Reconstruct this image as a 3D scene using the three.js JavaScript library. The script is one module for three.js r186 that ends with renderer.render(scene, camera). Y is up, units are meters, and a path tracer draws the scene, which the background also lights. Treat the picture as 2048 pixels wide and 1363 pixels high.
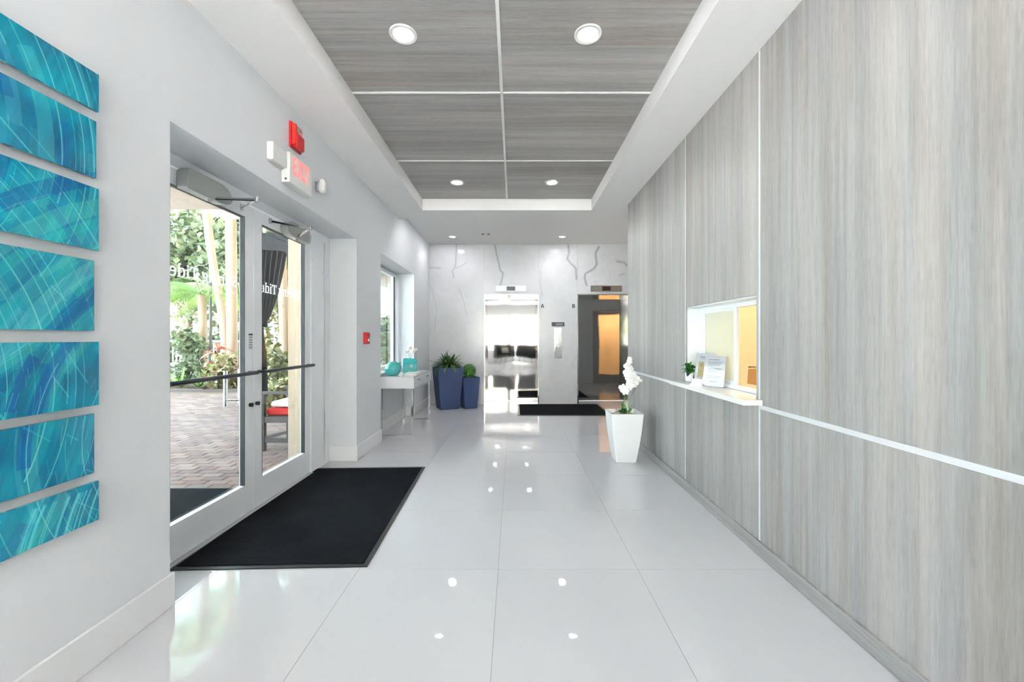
import * as THREE from 'three';
import { RoundedBoxGeometry } from 'three/addons/geometries/RoundedBoxGeometry.js';
import { mergeGeometries } from 'three/addons/utils/BufferGeometryUtils.js';
import { FontLoader } from 'three/addons/loaders/FontLoader.js';
import { TextGeometry } from 'three/addons/geometries/TextGeometry.js';
import { RectAreaLightUniformsLib } from 'three/addons/lights/RectAreaLightUniformsLib.js';

// ---------- camera, sky, sun, exposure ----------
const scene = new THREE.Scene();
const camera = new THREE.PerspectiveCamera(80.01, 2048 / 1363, 0.05, 300);
camera.position.set(0, 1.3, 0);
camera.lookAt(0, 1.3, -10);
camera.setViewOffset(2048, 1363, -4, 5.5, 2048, 1363);
const renderer = new THREE.WebGLRenderer({ antialias: true });
renderer.toneMapping = THREE.LinearToneMapping;
renderer.toneMappingExposure = 2.95;
renderer.shadowMap.enabled = true;
RectAreaLightUniformsLib.init();
scene.background = new THREE.Color(0.74, 0.88, 1.0);
scene.backgroundIntensity = 6.5;
const sun = new THREE.DirectionalLight(new THREE.Color(1.0, 0.99, 0.985), 165.0);
sun.position.set(23, 35, 22);
sun.target.position.set(-2, 0, -3);
sun.castShadow = true;
sun.shadow.radius = 2;
Object.assign(sun.shadow.camera, { left: -30, right: 30, top: 30, bottom: -30, near: 1, far: 90 });
scene.add(sun, sun.target);
const LAMP = 34, LAMP_LOBBY = 92, OFFICE_LAMP = 12, VESTIBULE_LAMP = 60;

// ---------- helpers ----------
let seed = 7;
const rnd = () => { seed = (seed * 1664525 + 1013904223) >>> 0; return seed / 4294967296; };
const rr = (a, b) => a + (b - a) * rnd();
const V = (x, y, z) => new THREE.Vector3(x, y, z);
const taken = {};
function numbered(n) { const k = taken[n] = (taken[n] ?? -1) + 1; return k ? n + '_' + String(k).padStart(3, '0') : n; }
function tag(o, label, category, group, kind) {
  if (label) o.userData.label = label;
  if (category) o.userData.category = category;
  if (group) o.userData.group = group;
  if (kind) o.userData.kind = kind;
  return o;
}
function part(name, geo, mat, parent, label) {
  const m = new THREE.Mesh(geo, mat);
  m.name = parent ? name : numbered(name);
  if (parent) { const k = parent.userData.names ??= {}; k[name] = (k[name] ?? -1) + 1; if (k[name]) m.name = name + '_' + String(k[name]).padStart(3, '0'); }
  m.castShadow = m.receiveShadow = true;
  (parent ?? scene).add(m);
  if (label) m.userData.label = label;
  return m;
}
function thing(name, label, category, [x, y, z] = [0, 0, 0], turn = 0, group, kind) {
  const o = new THREE.Group(); o.name = numbered(name); scene.add(o);
  o.position.set(x, y, z); o.rotation.y = turn;
  return tag(o, label, category, group, kind);
}
function subgroup(name, parent) {
  const o = new THREE.Group(); const k = parent.userData.names ??= {};
  k[name] = (k[name] ?? -1) + 1; o.name = k[name] ? name + '_' + String(k[name]).padStart(3, '0') : name;
  parent.add(o); return o;
}
function copy(o, [x, y, z], turn, label) {
  const c = o.clone(); c.name = numbered(o.name.replace(/_\d+$/, '')); scene.add(c);
  c.position.set(x, y, z); c.rotation.y = turn ?? o.rotation.y;
  c.userData = { ...o.userData }; if (label) c.userData.label = label;
  return c;
}
const structure = (name, label, category) => thing(name, label, category, [0, 0, 0], 0, undefined, 'structure');
// texture coordinates in metres, by the way each face points
function metric(g, swap) {
  if (g.index) g = g.toNonIndexed();
  const p = g.attributes.position, uv = new Float32Array(p.count * 2), a = V(), b = V(), c = V();
  for (let i = 0; i < p.count; i += 3) {
    a.fromBufferAttribute(p, i); b.fromBufferAttribute(p, i + 1); c.fromBufferAttribute(p, i + 2);
    const n = b.clone().sub(a).cross(c.clone().sub(a)), x = Math.abs(n.x), y = Math.abs(n.y), z = Math.abs(n.z);
    [a, b, c].forEach((q, k) => {
      let u, v;
      if (x >= y && x >= z) { u = -q.z; v = q.y; } else if (y >= z) { u = q.x; v = -q.z; } else { u = q.x; v = q.y; }
      if (swap) [u, v] = [v, u];
      uv[(i + k) * 2] = u; uv[(i + k) * 2 + 1] = v;
    });
  }
  g.setAttribute('uv', new THREE.BufferAttribute(uv, 2));
  return g;
}
// a box by its two corners; edges rounded when r is given
function box(x0, x1, y0, y1, z0, z1, r = 0, swap) {
  const w = x1 - x0, h = y1 - y0, d = z1 - z0;
  let g = r ? new RoundedBoxGeometry(w, h, d, 2, Math.min(r, w / 2.01, h / 2.01, d / 2.01)) : new THREE.BoxGeometry(w, h, d);
  g.translate((x0 + x1) / 2, (y0 + y1) / 2, (z0 + z1) / 2);
  return metric(g, swap);
}
// the same with depth in front of the camera instead of z
const dbox = (x0, x1, y0, y1, d0, d1, r, swap) => box(x0, x1, y0, y1, -d1, -d0, r, swap);
const join = (list) => mergeGeometries(list.map((g) => { g = g.index ? g.toNonIndexed() : g; for (const k of Object.keys(g.attributes)) if (!['position', 'normal', 'uv', 'color'].includes(k)) g.deleteAttribute(k); return g; }));
function rectShape([a0, a1, b0, b1], holes = []) {
  const s = new THREE.Shape([[a0, b0], [a1, b0], [a1, b1], [a0, b1]].map((p) => new THREE.Vector2(...p)));
  for (const [c0, c1, e0, e1] of holes) s.holes.push(new THREE.Path([[c0, e0], [c0, e1], [c1, e1], [c1, e0]].map((p) => new THREE.Vector2(...p))));
  return s;
}
// a wall across x: outline and holes as [d0, d1, y0, y1]
function wallX(x0, x1, outline, holes, swap) {
  const g = new THREE.ExtrudeGeometry(rectShape(outline, holes), { depth: x1 - x0, bevelEnabled: false });
  g.rotateY(Math.PI / 2); g.translate(x0, 0, 0);
  return metric(g, swap);
}
function wallZ(d0, d1, outline, holes) {
  const g = new THREE.ExtrudeGeometry(rectShape(outline, holes), { depth: d1 - d0, bevelEnabled: false });
  g.translate(0, 0, -d1);
  return metric(g);
}
// a slab between heights: outline and holes as [x0, x1, d0, d1]
function slabY(y0, y1, outline, holes) {
  const g = new THREE.ExtrudeGeometry(rectShape(outline, holes), { depth: y1 - y0, bevelEnabled: false });
  g.rotateX(-Math.PI / 2); g.translate(0, y0, 0);
  return metric(g);
}
function tube(points, r, seg = 24, rad = 8) {
  return new THREE.TubeGeometry(new THREE.CatmullRomCurve3(points), seg, r, rad, false);
}
function rod(a, b, r, rad = 10) {
  const g = new THREE.CylinderGeometry(r, r, a.distanceTo(b), rad);
  g.applyQuaternion(new THREE.Quaternion().setFromUnitVectors(V(0, 1, 0), b.clone().sub(a).normalize()));
  g.translate((a.x + b.x) / 2, (a.y + b.y) / 2, (a.z + b.z) / 2);
  return g;
}
function bar(a, b, w, h) {   // rectangular bar between two points
  const g = new THREE.BoxGeometry(w, a.distanceTo(b), h);
  g.applyQuaternion(new THREE.Quaternion().setFromUnitVectors(V(0, 1, 0), b.clone().sub(a).normalize()));
  g.translate((a.x + b.x) / 2, (a.y + b.y) / 2, (a.z + b.z) / 2);
  return metric(g);
}
// noise that repeats
const hash = (x, y, s) => { let h = (x * 374761393 + y * 668265263 + s * 1274126177) | 0; h = Math.imul(h ^ (h >>> 13), 1274126177); h ^= h >>> 16; return (h >>> 0) / 4294967296; };
function noise(u, v, pu, pv, s) {   // u, v in 0..1; pu, pv whole numbers of cells
  const x = u * pu, y = v * pv, i = Math.floor(x), j = Math.floor(y), f = x - i, g = y - j, sm = (t) => t * t * (3 - 2 * t);
  const m = (a, n) => ((a % n) + n) % n, a = hash(m(i, pu), m(j, pv), s), b = hash(m(i + 1, pu), m(j, pv), s), c = hash(m(i, pu), m(j + 1, pv), s), d = hash(m(i + 1, pu), m(j + 1, pv), s);
  return a + (b - a) * sm(f) + (c - a) * sm(g) + (a - b - c + d) * sm(f) * sm(g);
}
function texture(w, h, fn, srgb = true) {
  const data = new Uint8Array(w * h * 4);
  for (let j = 0; j < h; j++) for (let i = 0; i < w; i++) {
    const c = fn((i + 0.5) / w, (j + 0.5) / h), k = (j * w + i) * 4;
    data[k] = Math.max(0, Math.min(255, c[0])); data[k + 1] = Math.max(0, Math.min(255, c[1])); data[k + 2] = Math.max(0, Math.min(255, c[2])); data[k + 3] = 255;
  }
  const t = new THREE.DataTexture(data, w, h); t.magFilter = t.minFilter = THREE.LinearFilter; t.wrapS = t.wrapT = THREE.RepeatWrapping;
  if (srgb) t.colorSpace = THREE.SRGBColorSpace; t.needsUpdate = true; return t;
}
function scaled(t, su, sv, ou = 0, ov = 0) { const c = t.clone(); c.repeat.set(1 / su, 1 / sv); c.offset.set(ou, ov); c.needsUpdate = true; return c; }
const std = (color, roughness = 0.6, metalness = 0, more = {}) => new THREE.MeshStandardMaterial({ color, roughness, metalness, ...more });
const phys = (o) => new THREE.MeshPhysicalMaterial(o);

// ---------- materials ----------
const woodMap = texture(1024, 1024, (u, v) => {
  const w = u + 0.004 * noise(u, v, 8, 6, 91);
  let t = 0.26 * (noise(w, v, 7, 1, 1) - 0.5) + 0.32 * (noise(w, v, 19, 2, 2) - 0.5) + 0.26 * (noise(w, v, 61, 4, 3) - 0.5) + 0.17 * (noise(w, v, 170, 12, 4) - 0.5) + 0.17 * (noise(w, v, 420, 70, 5) - 0.5);
  if (noise(w, v, 330, 40, 6) > 0.83) t -= 0.10;
  const warm = noise(w, v, 23, 2, 8) - 0.5, b = 153 + 62 * t;
  return [b + 6 * warm + 2, b - 1 * warm - 1, b - 6 * warm - 5];
});
const woodBump = texture(512, 512, (u, v) => { const g = 150 + 130 * (noise(u, v, 240, 14, 4) - 0.5) + 60 * (noise(u, v, 90, 40, 5) - 0.5); return [g, g, g]; }, false);
const M = {};
M.wallPaint = std(0xe1e4e7, 0.55);
const plaster = texture(256, 256, (u, v) => { const g = 128 + 70 * (noise(u, v, 90, 90, 12) - 0.5) + 40 * (noise(u, v, 30, 30, 13) - 0.5); return [g, g, g]; }, false);
M.wallPaint.bumpMap = scaled(plaster, 0.5, 0.5); M.wallPaint.bumpScale = 0.0006;
M.ceilingPaint = std(0xf4f3f1, 0.75);
M.trimPaint = std(0xe9ebec, 0.35);
M.wood = std(0xffffff, 0.42, 0, { map: scaled(woodMap, 1.3, 2.9), bumpMap: scaled(woodBump, 0.65, 1.4), bumpScale: 0.0004 });

M.brushed = std(0xc9cacb, 0.3, 0.9);
M.strip = std(0xe4e5e6, 0.35, 0.25);
M.chrome = std(0xd9dadb, 0.08, 1);
M.aluminium = std(0xf2f5f8, 0.4, 0.0);
M.darkGasket = std(0x2a2c2f, 0.6);
M.tile = std(0xcccdd0, 0.035);
M.tileB = std(0xcacbce, 0.035);
M.grout = std(0x9b9b99, 0.8);
M.black = std(0x131417, 0.5);
M.blackPlastic = std(0x17181b, 0.35);
M.whitePlastic = std(0xe8e8e4, 0.4);
M.red = std(0xb01217, 0.35);
M.doorGlass = phys({ color: 0xcdd3d2, roughness: 0, transmission: 1, thickness: 0, ior: 1.35 });
M.glass = phys({ color: 0xffffff, roughness: 0, transmission: 1, thickness: 0, ior: 1.5 });
const wavy = texture(256, 256, (u, v) => { const g = 128 + 110 * (noise(u, v, 3, 4, 31) - 0.5) + 50 * (noise(u, v, 6, 9, 32) - 0.5); return [g, g, g]; }, false);
M.mirrorSteel = std(0x93918d, 0.04, 1, { bumpMap: scaled(wavy, 1.1, 2.2), bumpScale: 0.003 });
M.steel = std(0xc2c1be, 0.12, 1);
M.beige = std(0xb09c86, 0.85);
M.exteriorWhite = std(0xe9e7e2, 0.8);
M.stem = std(0x6d7f3c, 0.6);
M.soil = std(0x3a2d22, 0.95);

// polished marble with grey veins, one print for the whole wall (x -1.7..2.4, y 0..3.2)
function marbleTexture() {
  const W = 1640, H = 1280, cv = document.createElement('canvas'); cv.width = W; cv.height = H;
  const c = cv.getContext('2d'), im = c.createImageData(W, H);
  for (let j = 0; j < H; j++) for (let i = 0; i < W; i++) {
    const u = i / W, v = j / H, w = u + 0.05 * noise(u, v, 6, 5, 41), t = 0.5 * noise(w, v, 7, 5, 42) + 0.3 * noise(w, v, 17, 13, 43) + 0.2 * noise(w, v, 50, 44, 44) - 0.5, k = (j * W + i) * 4;
    im.data[k] = 211 + 24 * t; im.data[k + 1] = 213 + 23 * t; im.data[k + 2] = 216 + 20 * t; im.data[k + 3] = 255;
  }
  c.putImageData(im, 0, 0);
  const px = (x, y) => [((x - 1028) * 8 / 812 + 1.7) / 4.1 * W, H - (1.3 + (676 - y) * 8 / 812) / 3.2 * H];
  const Q = (list) => list.map(([a, b]) => px(800 + a * 0.2441, 360 + b * 0.2441));
  const vein = (pts, wid, al) => {
    for (const [w, a] of [[wid * 9, al * 0.10], [wid * 5, al * 0.2], [wid * 2.4, al * 0.45], [wid, al * 0.4]]) {
      c.strokeStyle = `rgba(128,128,132,${a})`; c.lineWidth = w; c.lineJoin = c.lineCap = 'round'; c.beginPath(); c.moveTo(...pts[0]);
      for (let n = 1; n < pts.length; n++) { const [x0, y0] = pts[n - 1], [x1, y1] = pts[n]; for (let s = 1; s <= 5; s++) { const f = s / 5; c.lineTo(x0 + (x1 - x0) * f + (s < 5 ? rr(-2.5, 2.5) : 0), y0 + (y1 - y0) * f + (s < 5 ? rr(-2, 2) : 0)); } }
      c.stroke();
    }
  };
  vein(Q([[465, 520], [460, 600], [455, 700], [430, 745], [440, 800]]), 2.6, 0.6);
  vein(Q([[455, 720], [500, 705], [545, 675]]), 2, 0.5);
  vein(Q([[775, 520], [790, 600], [812, 690], [820, 740], [845, 760], [835, 820], [820, 860]]), 2.8, 0.75);
  vein(Q([[1378, 520], [1385, 590], [1370, 645], [1405, 690], [1440, 720], [1446, 810]]), 3.2, 0.85);
  vein(Q([[1630, 545], [1602, 600], [1612, 690], [1590, 725], [1520, 765], [1512, 800], [1530, 860]]), 3.4, 0.9);
  vein(Q([[1780, 665], [1830, 672], [1865, 700]]), 6, 0.5);
  vein(Q([[1800, 780], [1840, 765]]), 3, 0.4);
  vein(Q([[250, 715], [330, 720]]), 4, 0.35);
  vein(Q([[1155, 750], [1150, 850], [1165, 940]]), 2, 0.3);
  vein(Q([[480, 880], [520, 990], [545, 1100]]), 2, 0.25);
  vein(Q([[260, 880], [300, 1060], [280, 1240]]), 2, 0.2);
  for (let k = 0; k < 26; k++) { let x = rr(0, W), y = rr(0, H); const pts = [[x, y]]; for (let n = 0; n < 4; n++) { x += rr(-30, 30); y += rr(10, 50); pts.push([x, y]); } vein(pts, rr(0.8, 1.6), rr(0.08, 0.2)); }
  const t = new THREE.CanvasTexture(cv); t.colorSpace = THREE.SRGBColorSpace; t.repeat.set(1 / 4.1, 1 / 3.2); t.offset.set(1.7 / 4.1, 0); return t;
}
M.marble = phys({ color: 0xffffff, roughness: 0.13, specularIntensity: 0.7, map: marbleTexture() });

// ---------- the setting: floor ----------
const FLOOR = structure('floor', 'white polished porcelain tile floor with thin grey joints', 'floor');
part('grout_bed', dbox(-2.0, 3.4, -0.08, -0.0012, -0.5, 8.5), M.grout, FLOOR);
part('grout_bed', dbox(-4.0, 1.5, -0.08, -0.0012, -4.1, -0.5), M.grout, FLOOR);
{
  const T = 0.785, X0 = -0.874, D0 = 2.285, gap = 0.0016, cache = {};
  const regions = [[-1.99, 1.49, -0.5, 8.5], [1.49, 3.3, 5.2, 8.5], [-4, 1.49, -4, -0.5]];
  for (const [a0, a1, b0, b1] of regions)
    for (let i = -5; i < 6; i++) for (let j = -9; j < 9; j++) {
      const l = X0 + i * T, n = D0 + j * T;
      const x0 = Math.max(a0, l + gap), x1 = Math.min(a1, l + T - gap), d0 = Math.max(b0, n + gap), d1 = Math.min(b1, n + T - gap);
      if (x1 - x0 < 0.004 || d1 - d0 < 0.004) continue;
      const key = [(x1 - x0).toFixed(4), (d1 - d0).toFixed(4)].join();
      const g = cache[key] ??= new THREE.BoxGeometry(x1 - x0, 0.009, d1 - d0);
      part('tile', g, (i * 7 + j * 3) % 4 === 0 ? M.tileB : M.tile, FLOOR).position.set((x0 + x1) / 2, -0.0045, -(d0 + d1) / 2);
    }
}

// ---------- left wall with door opening and window niche ----------
const DOOR = [1.971, 4.305, -0.03, 2.355], NICHE = [5.08, 6.78, -0.03, 2.37];
tag(part('wall_left', join([wallX(-2.0, -1.67, [-0.5, 8.0, -0.06, 3.22], [DOOR, NICHE]), dbox(-2.0, -1.815, -0.02, 0.80, 5.08, 6.78)]), M.wallPaint), 'white painted wall with the entrance opening and a window niche', 'wall', null, 'structure');
tag(part('wall_exterior', wallX(-2.27, -2.001, [-0.6, 13, -0.3, 3.6], [[1.9, 4.08, -0.02, 2.42], [5.14, 7.9, 0.84, 2.31]]), M.beige), 'beige stucco outer wall around the glass entrance', 'wall', null, 'structure');
{
  const b = structure('baseboard_left', 'white baseboard along the painted wall', 'baseboard'), h = 0.16, t = 0.014;
  const seg = (x0, x1, d0, d1) => part('board', dbox(x0, x1, 0, h, d0, d1, 0.004), M.trimPaint, b);
  seg(-1.67, -1.67 + t, -0.5, 1.971 + t); seg(-1.67, -1.67 + t, 4.305 - t, 5.08 + t); seg(-1.67, -1.67 + t, 6.78 - t, 8.0);
  seg(-1.955, -1.67, 4.305 - t, 4.305); seg(-1.955, -1.67, 1.971, 1.971 + t); seg(-1.815, -1.815 + t, 5.08, 6.78); seg(-1.815, -1.67, 5.08, 5.08 + t); seg(-1.815, -1.67, 6.78 - t, 6.78);
}
{
  const s = part('window_sill', dbox(-2.0, -1.80, 0.80, 0.825, 5.082, 6.778, 0.005), M.trimPaint);
  tag(s, 'white window sill behind the console table', 'sill', null, 'structure');
}

// ---------- lounge behind the camera (mirrored in the elevator door) ----------
tag(part('wall_lounge_return', dbox(-4.2, -2.271, -0.06, 3.22, -0.6, -0.5), M.wallPaint), 'white return wall of the lounge', 'wall', null, 'structure');
tag(part('wall_lounge_side', wallX(-4.2, -4.0, [-4.0, -0.6, -0.06, 3.22], []), M.wallPaint), 'white side wall of the lounge', 'wall', null, 'structure');
const REARWIN = [[-3.85, -2.35, 0.6, 2.5], [-2.25, -0.3, 0.6, 2.5], [-0.2, 1.38, 0.6, 2.5]];
tag(part('wall_rear', wallZ(-4.2, -4.0, [-4.2, 1.72, -0.06, 3.22], REARWIN), M.wallPaint), 'white rear wall with tall glazing', 'wall', null, 'structure');
REARWIN.forEach(([x0, x1, y0, y1], i) => {
  const w = structure('window_' + (i + 3), 'tall aluminium framed lounge window', 'window'), f = 0.05;
  part('window_frame', wallZ(-4.14, -4.08, [x0, x1, y0, y1], [[x0 + f, (x0 + x1) / 2 - f / 2, y0 + f, y1 - f], [(x0 + x1) / 2 + f / 2, x1 - f, y0 + f, y1 - f]]), M.aluminium, w);
  part('glass_pane', dbox(x0 + f, (x0 + x1) / 2 - f / 2, y0 + f, y1 - f, -4.112, -4.108), M.glass, w);
  part('glass_pane', dbox((x0 + x1) / 2 + f / 2, x1 - f, y0 + f, y1 - f, -4.112, -4.108), M.glass, w);
});

// ---------- right wall: grey wood veneer panels, metal strips, service opening ----------
const WR = structure('wall_right', 'grey wood veneer panelled wall with thin metal strips', 'wall');
part('wall_core', wallX(1.486, 1.72, [-4.2, 5.25, -0.06, 3.22], [[2.47, 3.48, 0.93, 1.565]]), M.wallPaint, WR);
{
  const panel = (d0, d1, y0, y1, ou) => {
    const g = dbox(1.475, 1.486, y0, y1, d0, d1, 0.0015), uv = g.attributes.uv;
    for (let i = 0; i < uv.count; i++) uv.setXY(i, uv.getX(i) + ou, uv.getY(i) + ou * 1.7);
    part('wood_panel', g, M.wood, WR);
  };
  panel(-4.0, 0.0, 0.9, 3.03, 3.1); panel(-4.0, 0.0, 0.085, 0.874, 3.1);
  panel(0.0, 2.432, 0.9, 3.03, 0); panel(0.0, 2.432, 0.085, 0.874, 0);
  panel(2.452, 3.492, 1.565, 3.03, 0.37); panel(2.452, 3.492, 0.085, 0.9, 0.37);
  panel(3.510, 5.25, 0.9, 3.03, 0.81); panel(3.510, 5.25, 0.085, 0.874, 0.81);
  panel(2.452, 2.472, 0.93, 1.565, 0.37); panel(3.48, 3.492, 0.93, 1.565, 0.37);
  const strip = (d0, d1, y0, y1) => part('metal_strip', dbox(1.4765, 1.486, y0, y1, d0, d1, 0.001), M.strip, WR);
  strip(2.432, 2.452, 0.085, 3.03); strip(3.492, 3.510, 0.085, 3.03);
  strip(-4.0, 2.432, 0.874, 0.9); strip(3.510, 5.25, 0.874, 0.9);
  const e = part('wood_panel', dbox(1.475, 1.73, 0.085, 3.14, 5.25, 5.262, 0.0015), M.wood, WR);
}
tag(part('baseboard_right', dbox(1.462, 1.486, 0, 0.085, -4.0, 5.262, 0.003, true), M.wood), 'grey wood base strip along the panelled wall', 'baseboard', null, 'structure');

// ---------- ceiling ----------
const CE = structure('ceiling', 'white soffit around a recessed grey wood ceiling', 'ceiling');
part('soffit', slabY(3.03, 3.20, [-4.2, 1.486, -4.2, 5.9], [[-1.237, 1.048, -1.69, 5.49]]), M.ceilingPaint, CE);
part('lobby_ceiling', slabY(3.15, 3.32, [-2.0, 3.4, 5.901, 8.6], []), M.ceilingPaint, CE);
part('lobby_ceiling', slabY(3.15, 3.32, [1.487, 3.4, 5.27, 5.9], []), M.ceilingPaint, CE);
part('ceiling_slab', slabY(3.201, 3.34, [-4.2, 3.5, -4.2, 5.92], []), M.ceilingPaint, CE);
{
  const mid = -0.0945, xs = [[-1.237, mid - 0.011], [mid + 0.011, 1.048]], ds = [-1.69, -0.49, 0.71, 1.91, 3.11, 4.30, 5.49];
  for (let j = 0; j < 6; j++) xs.forEach(([x0, x1], i) => {
    const g = dbox(x0, x1, 3.18, 3.20, ds[j] + 0.009, ds[j + 1] - 0.009, 0.002, true), uv = g.attributes.uv;
    for (let k = 0; k < uv.count; k++) uv.setXY(k, uv.getX(k) + i * 0.43 + j * 0.29, uv.getY(k) + i * 0.7 + j * 0.41);
    part('wood_panel', g, M.wood, CE);
  });
  part('metal_strip', dbox(mid - 0.011, mid + 0.011, 3.174, 3.20, -1.69, 5.49, 0.001), M.whitePlastic, CE);
  for (let j = 1; j < 6; j++) part('metal_strip', dbox(-1.237, 1.048, 3.174, 3.20, ds[j] - 0.009, ds[j] + 0.009, 0.001), M.whitePlastic, CE);
}

// ---------- elevator lobby ----------
const WB = structure('wall_back', 'polished white marble wall with grey veins around the elevators', 'wall');
const A = [-0.59, 0.49, -0.03, 2.17], B = [1.25, 2.33, -0.03, 2.17];
part('wall_core', wallZ(8.021, 8.6, [-2.0, 3.4, -0.06, 3.22], [A, B]), M.wallPaint, WB);
for (const [x0, x1, y0, y1] of [[-1.67, -0.592, 0, 3.15], [-0.588, 0.489, 2.17, 3.15], [0.491, 1.249, 0, 3.15], [1.251, 2.329, 2.17, 3.15], [2.331, 3.3, 0, 3.15]])
  part('marble_slab', dbox(x0, x1, y0, y1, 8.0, 8.02, 0.0012), M.marble, WB);
tag(part('wall_lobby', dbox(3.3, 3.4, -0.06, 3.22, 5.25, 8.6), M.wallPaint), 'white side wall of the elevator lobby', 'wall', null, 'structure');
function elevator(n, [x0, x1, , y1], letter) {
  const e = structure('door_' + n, 'polished steel elevator door in a deep steel frame beside letter ' + letter, 'elevator door');
  part('door_panel', dbox(x0 + 0.02, x1 - 0.02, 0.008, y1 - 0.02, 8.44, 8.47, 0.002), M.mirrorSteel, e);
  part('jamb', dbox(x0, x0 + 0.022, 0, y1, 7.99, 8.50, 0.003), M.steel, e);
  part('jamb', dbox(x1 - 0.022, x1, 0, y1, 7.99, 8.50, 0.003), M.steel, e);
  part('head_jamb', dbox(x0 + 0.022, x1 - 0.022, y1 - 0.022, y1, 7.99, 8.50, 0.003), M.steel, e);
  part('threshold', dbox(x0 + 0.022, x1 - 0.022, -0.001, 0.006, 8.36, 8.5, 0.001), M.brushed, e);
}
elevator(2, A, 'A'); elevator(3, B, 'B');
for (const [xa, xb, dark] of [[-0.355, 0.235, 0], [1.507, 2.118, 1]]) {
  const d = thing('floor_indicator', dark ? 'brushed steel floor display with dark red screen above elevator B' : 'pale steel floor display with dark screen above elevator A', 'display', [(xa + xb) / 2, 2.275, -7.999]);
  part('housing', box((xa - xb) / 2, (xb - xa) / 2, -0.058, 0.058, 0, 0.03, 0.004), dark ? std(0x9a968c, 0.3, 0.9) : M.aluminium, d);
  part('screen', box(-0.082, 0.082, -0.04, 0.04, 0.0301, 0.034, 0.002), dark ? std(0x2a0a0a, 0.2) : std(0x26282b, 0.2), d);
}
const fonts = new FontLoader(), sansBold = await fonts.loadAsync('fonts/droid/droid_sans_bold.typeface.json'), serif = await fonts.loadAsync('fonts/droid/droid_serif_regular.typeface.json');
function text(str, size, depth, font, centre = true) {
  const g = new TextGeometry(str, { font, size, depth, curveSegments: 5, bevelEnabled: false });
  g.computeBoundingBox(); const b = g.boundingBox; if (centre) g.translate(-(b.min.x + b.max.x) / 2, -(b.min.y + b.max.y) / 2, 0);
  return g;
}
for (const [s, x] of [['A', 0.56], ['B', 1.173]]) {
  const m = part('letter_sign', text(s, 0.075, 0.006, sansBold), M.black); m.position.set(x, 1.935, -7.999);
  tag(m, `small black letter ${s} on the marble beside its elevator`, 'sign');
}
{
  const c = thing('call_panel', 'tall stainless elevator call panel on the marble between the elevators', 'call panel', [0.868, 1.205, -7.999]);
  part('plate', box(-0.075, 0.075, -0.3, 0.3, 0, 0.012, 0.004), M.chrome, c);
  for (const y of [-0.06, 0.08]) { const b = part('button', new THREE.CylinderGeometry(0.02, 0.022, 0.012, 20), M.whitePlastic, c); b.rotation.x = Math.PI / 2; b.position.set(0, y, 0.016); }
  const s = thing('direction_sign', 'small dark sign plate above the elevator call panel', 'sign', [0.868, 1.575, -7.999]);
  part('plate', box(-0.125, 0.125, -0.042, 0.042, 0, 0.01, 0.002), std(0x4a4b4d, 0.4), s);
  for (const [x0, x1, y] of [[-0.045, 0.1, 0.014], [-0.045, 0.09, -0.012]]) part('print_line', box(x0, x1, y - 0.007, y + 0.007, 0.0101, 0.0108), std(0xa9aaab, 0.6), s);
}
{
  const s = thing('ceiling_speaker', 'small flush ceiling vent with two dark slots above the elevator lobby', 'vent', [-0.5, 3.15, -7.19]);
  part('plate', box(-0.11, 0.11, -0.008, 0, -0.06, 0.06, 0.003), M.ceilingPaint, s);
  for (const x of [-0.05, 0.05]) part('slot', box(x - 0.025, x + 0.025, -0.011, -0.008, -0.03, 0.03, 0.002), std(0x55565a, 0.6), s);
}
{
  const m = thing('floor_mat', 'black floor mat lying before the elevators', 'mat', [0.86, 0, -7.4]);
  part('rubber_border', slabY(0.0005, 0.008, [-0.8, 0.8, -0.595, 0.595], [[-0.76, 0.76, -0.555, 0.555]]), M.blackPlastic, m);
  part('carpet', box(-0.76, 0.76, 0.0005, 0.0095, -0.555, 0.555, 0.002), phys({ color: 0x101114, roughness: 0.95, specularIntensity: 0.3 }), m);
}
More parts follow.
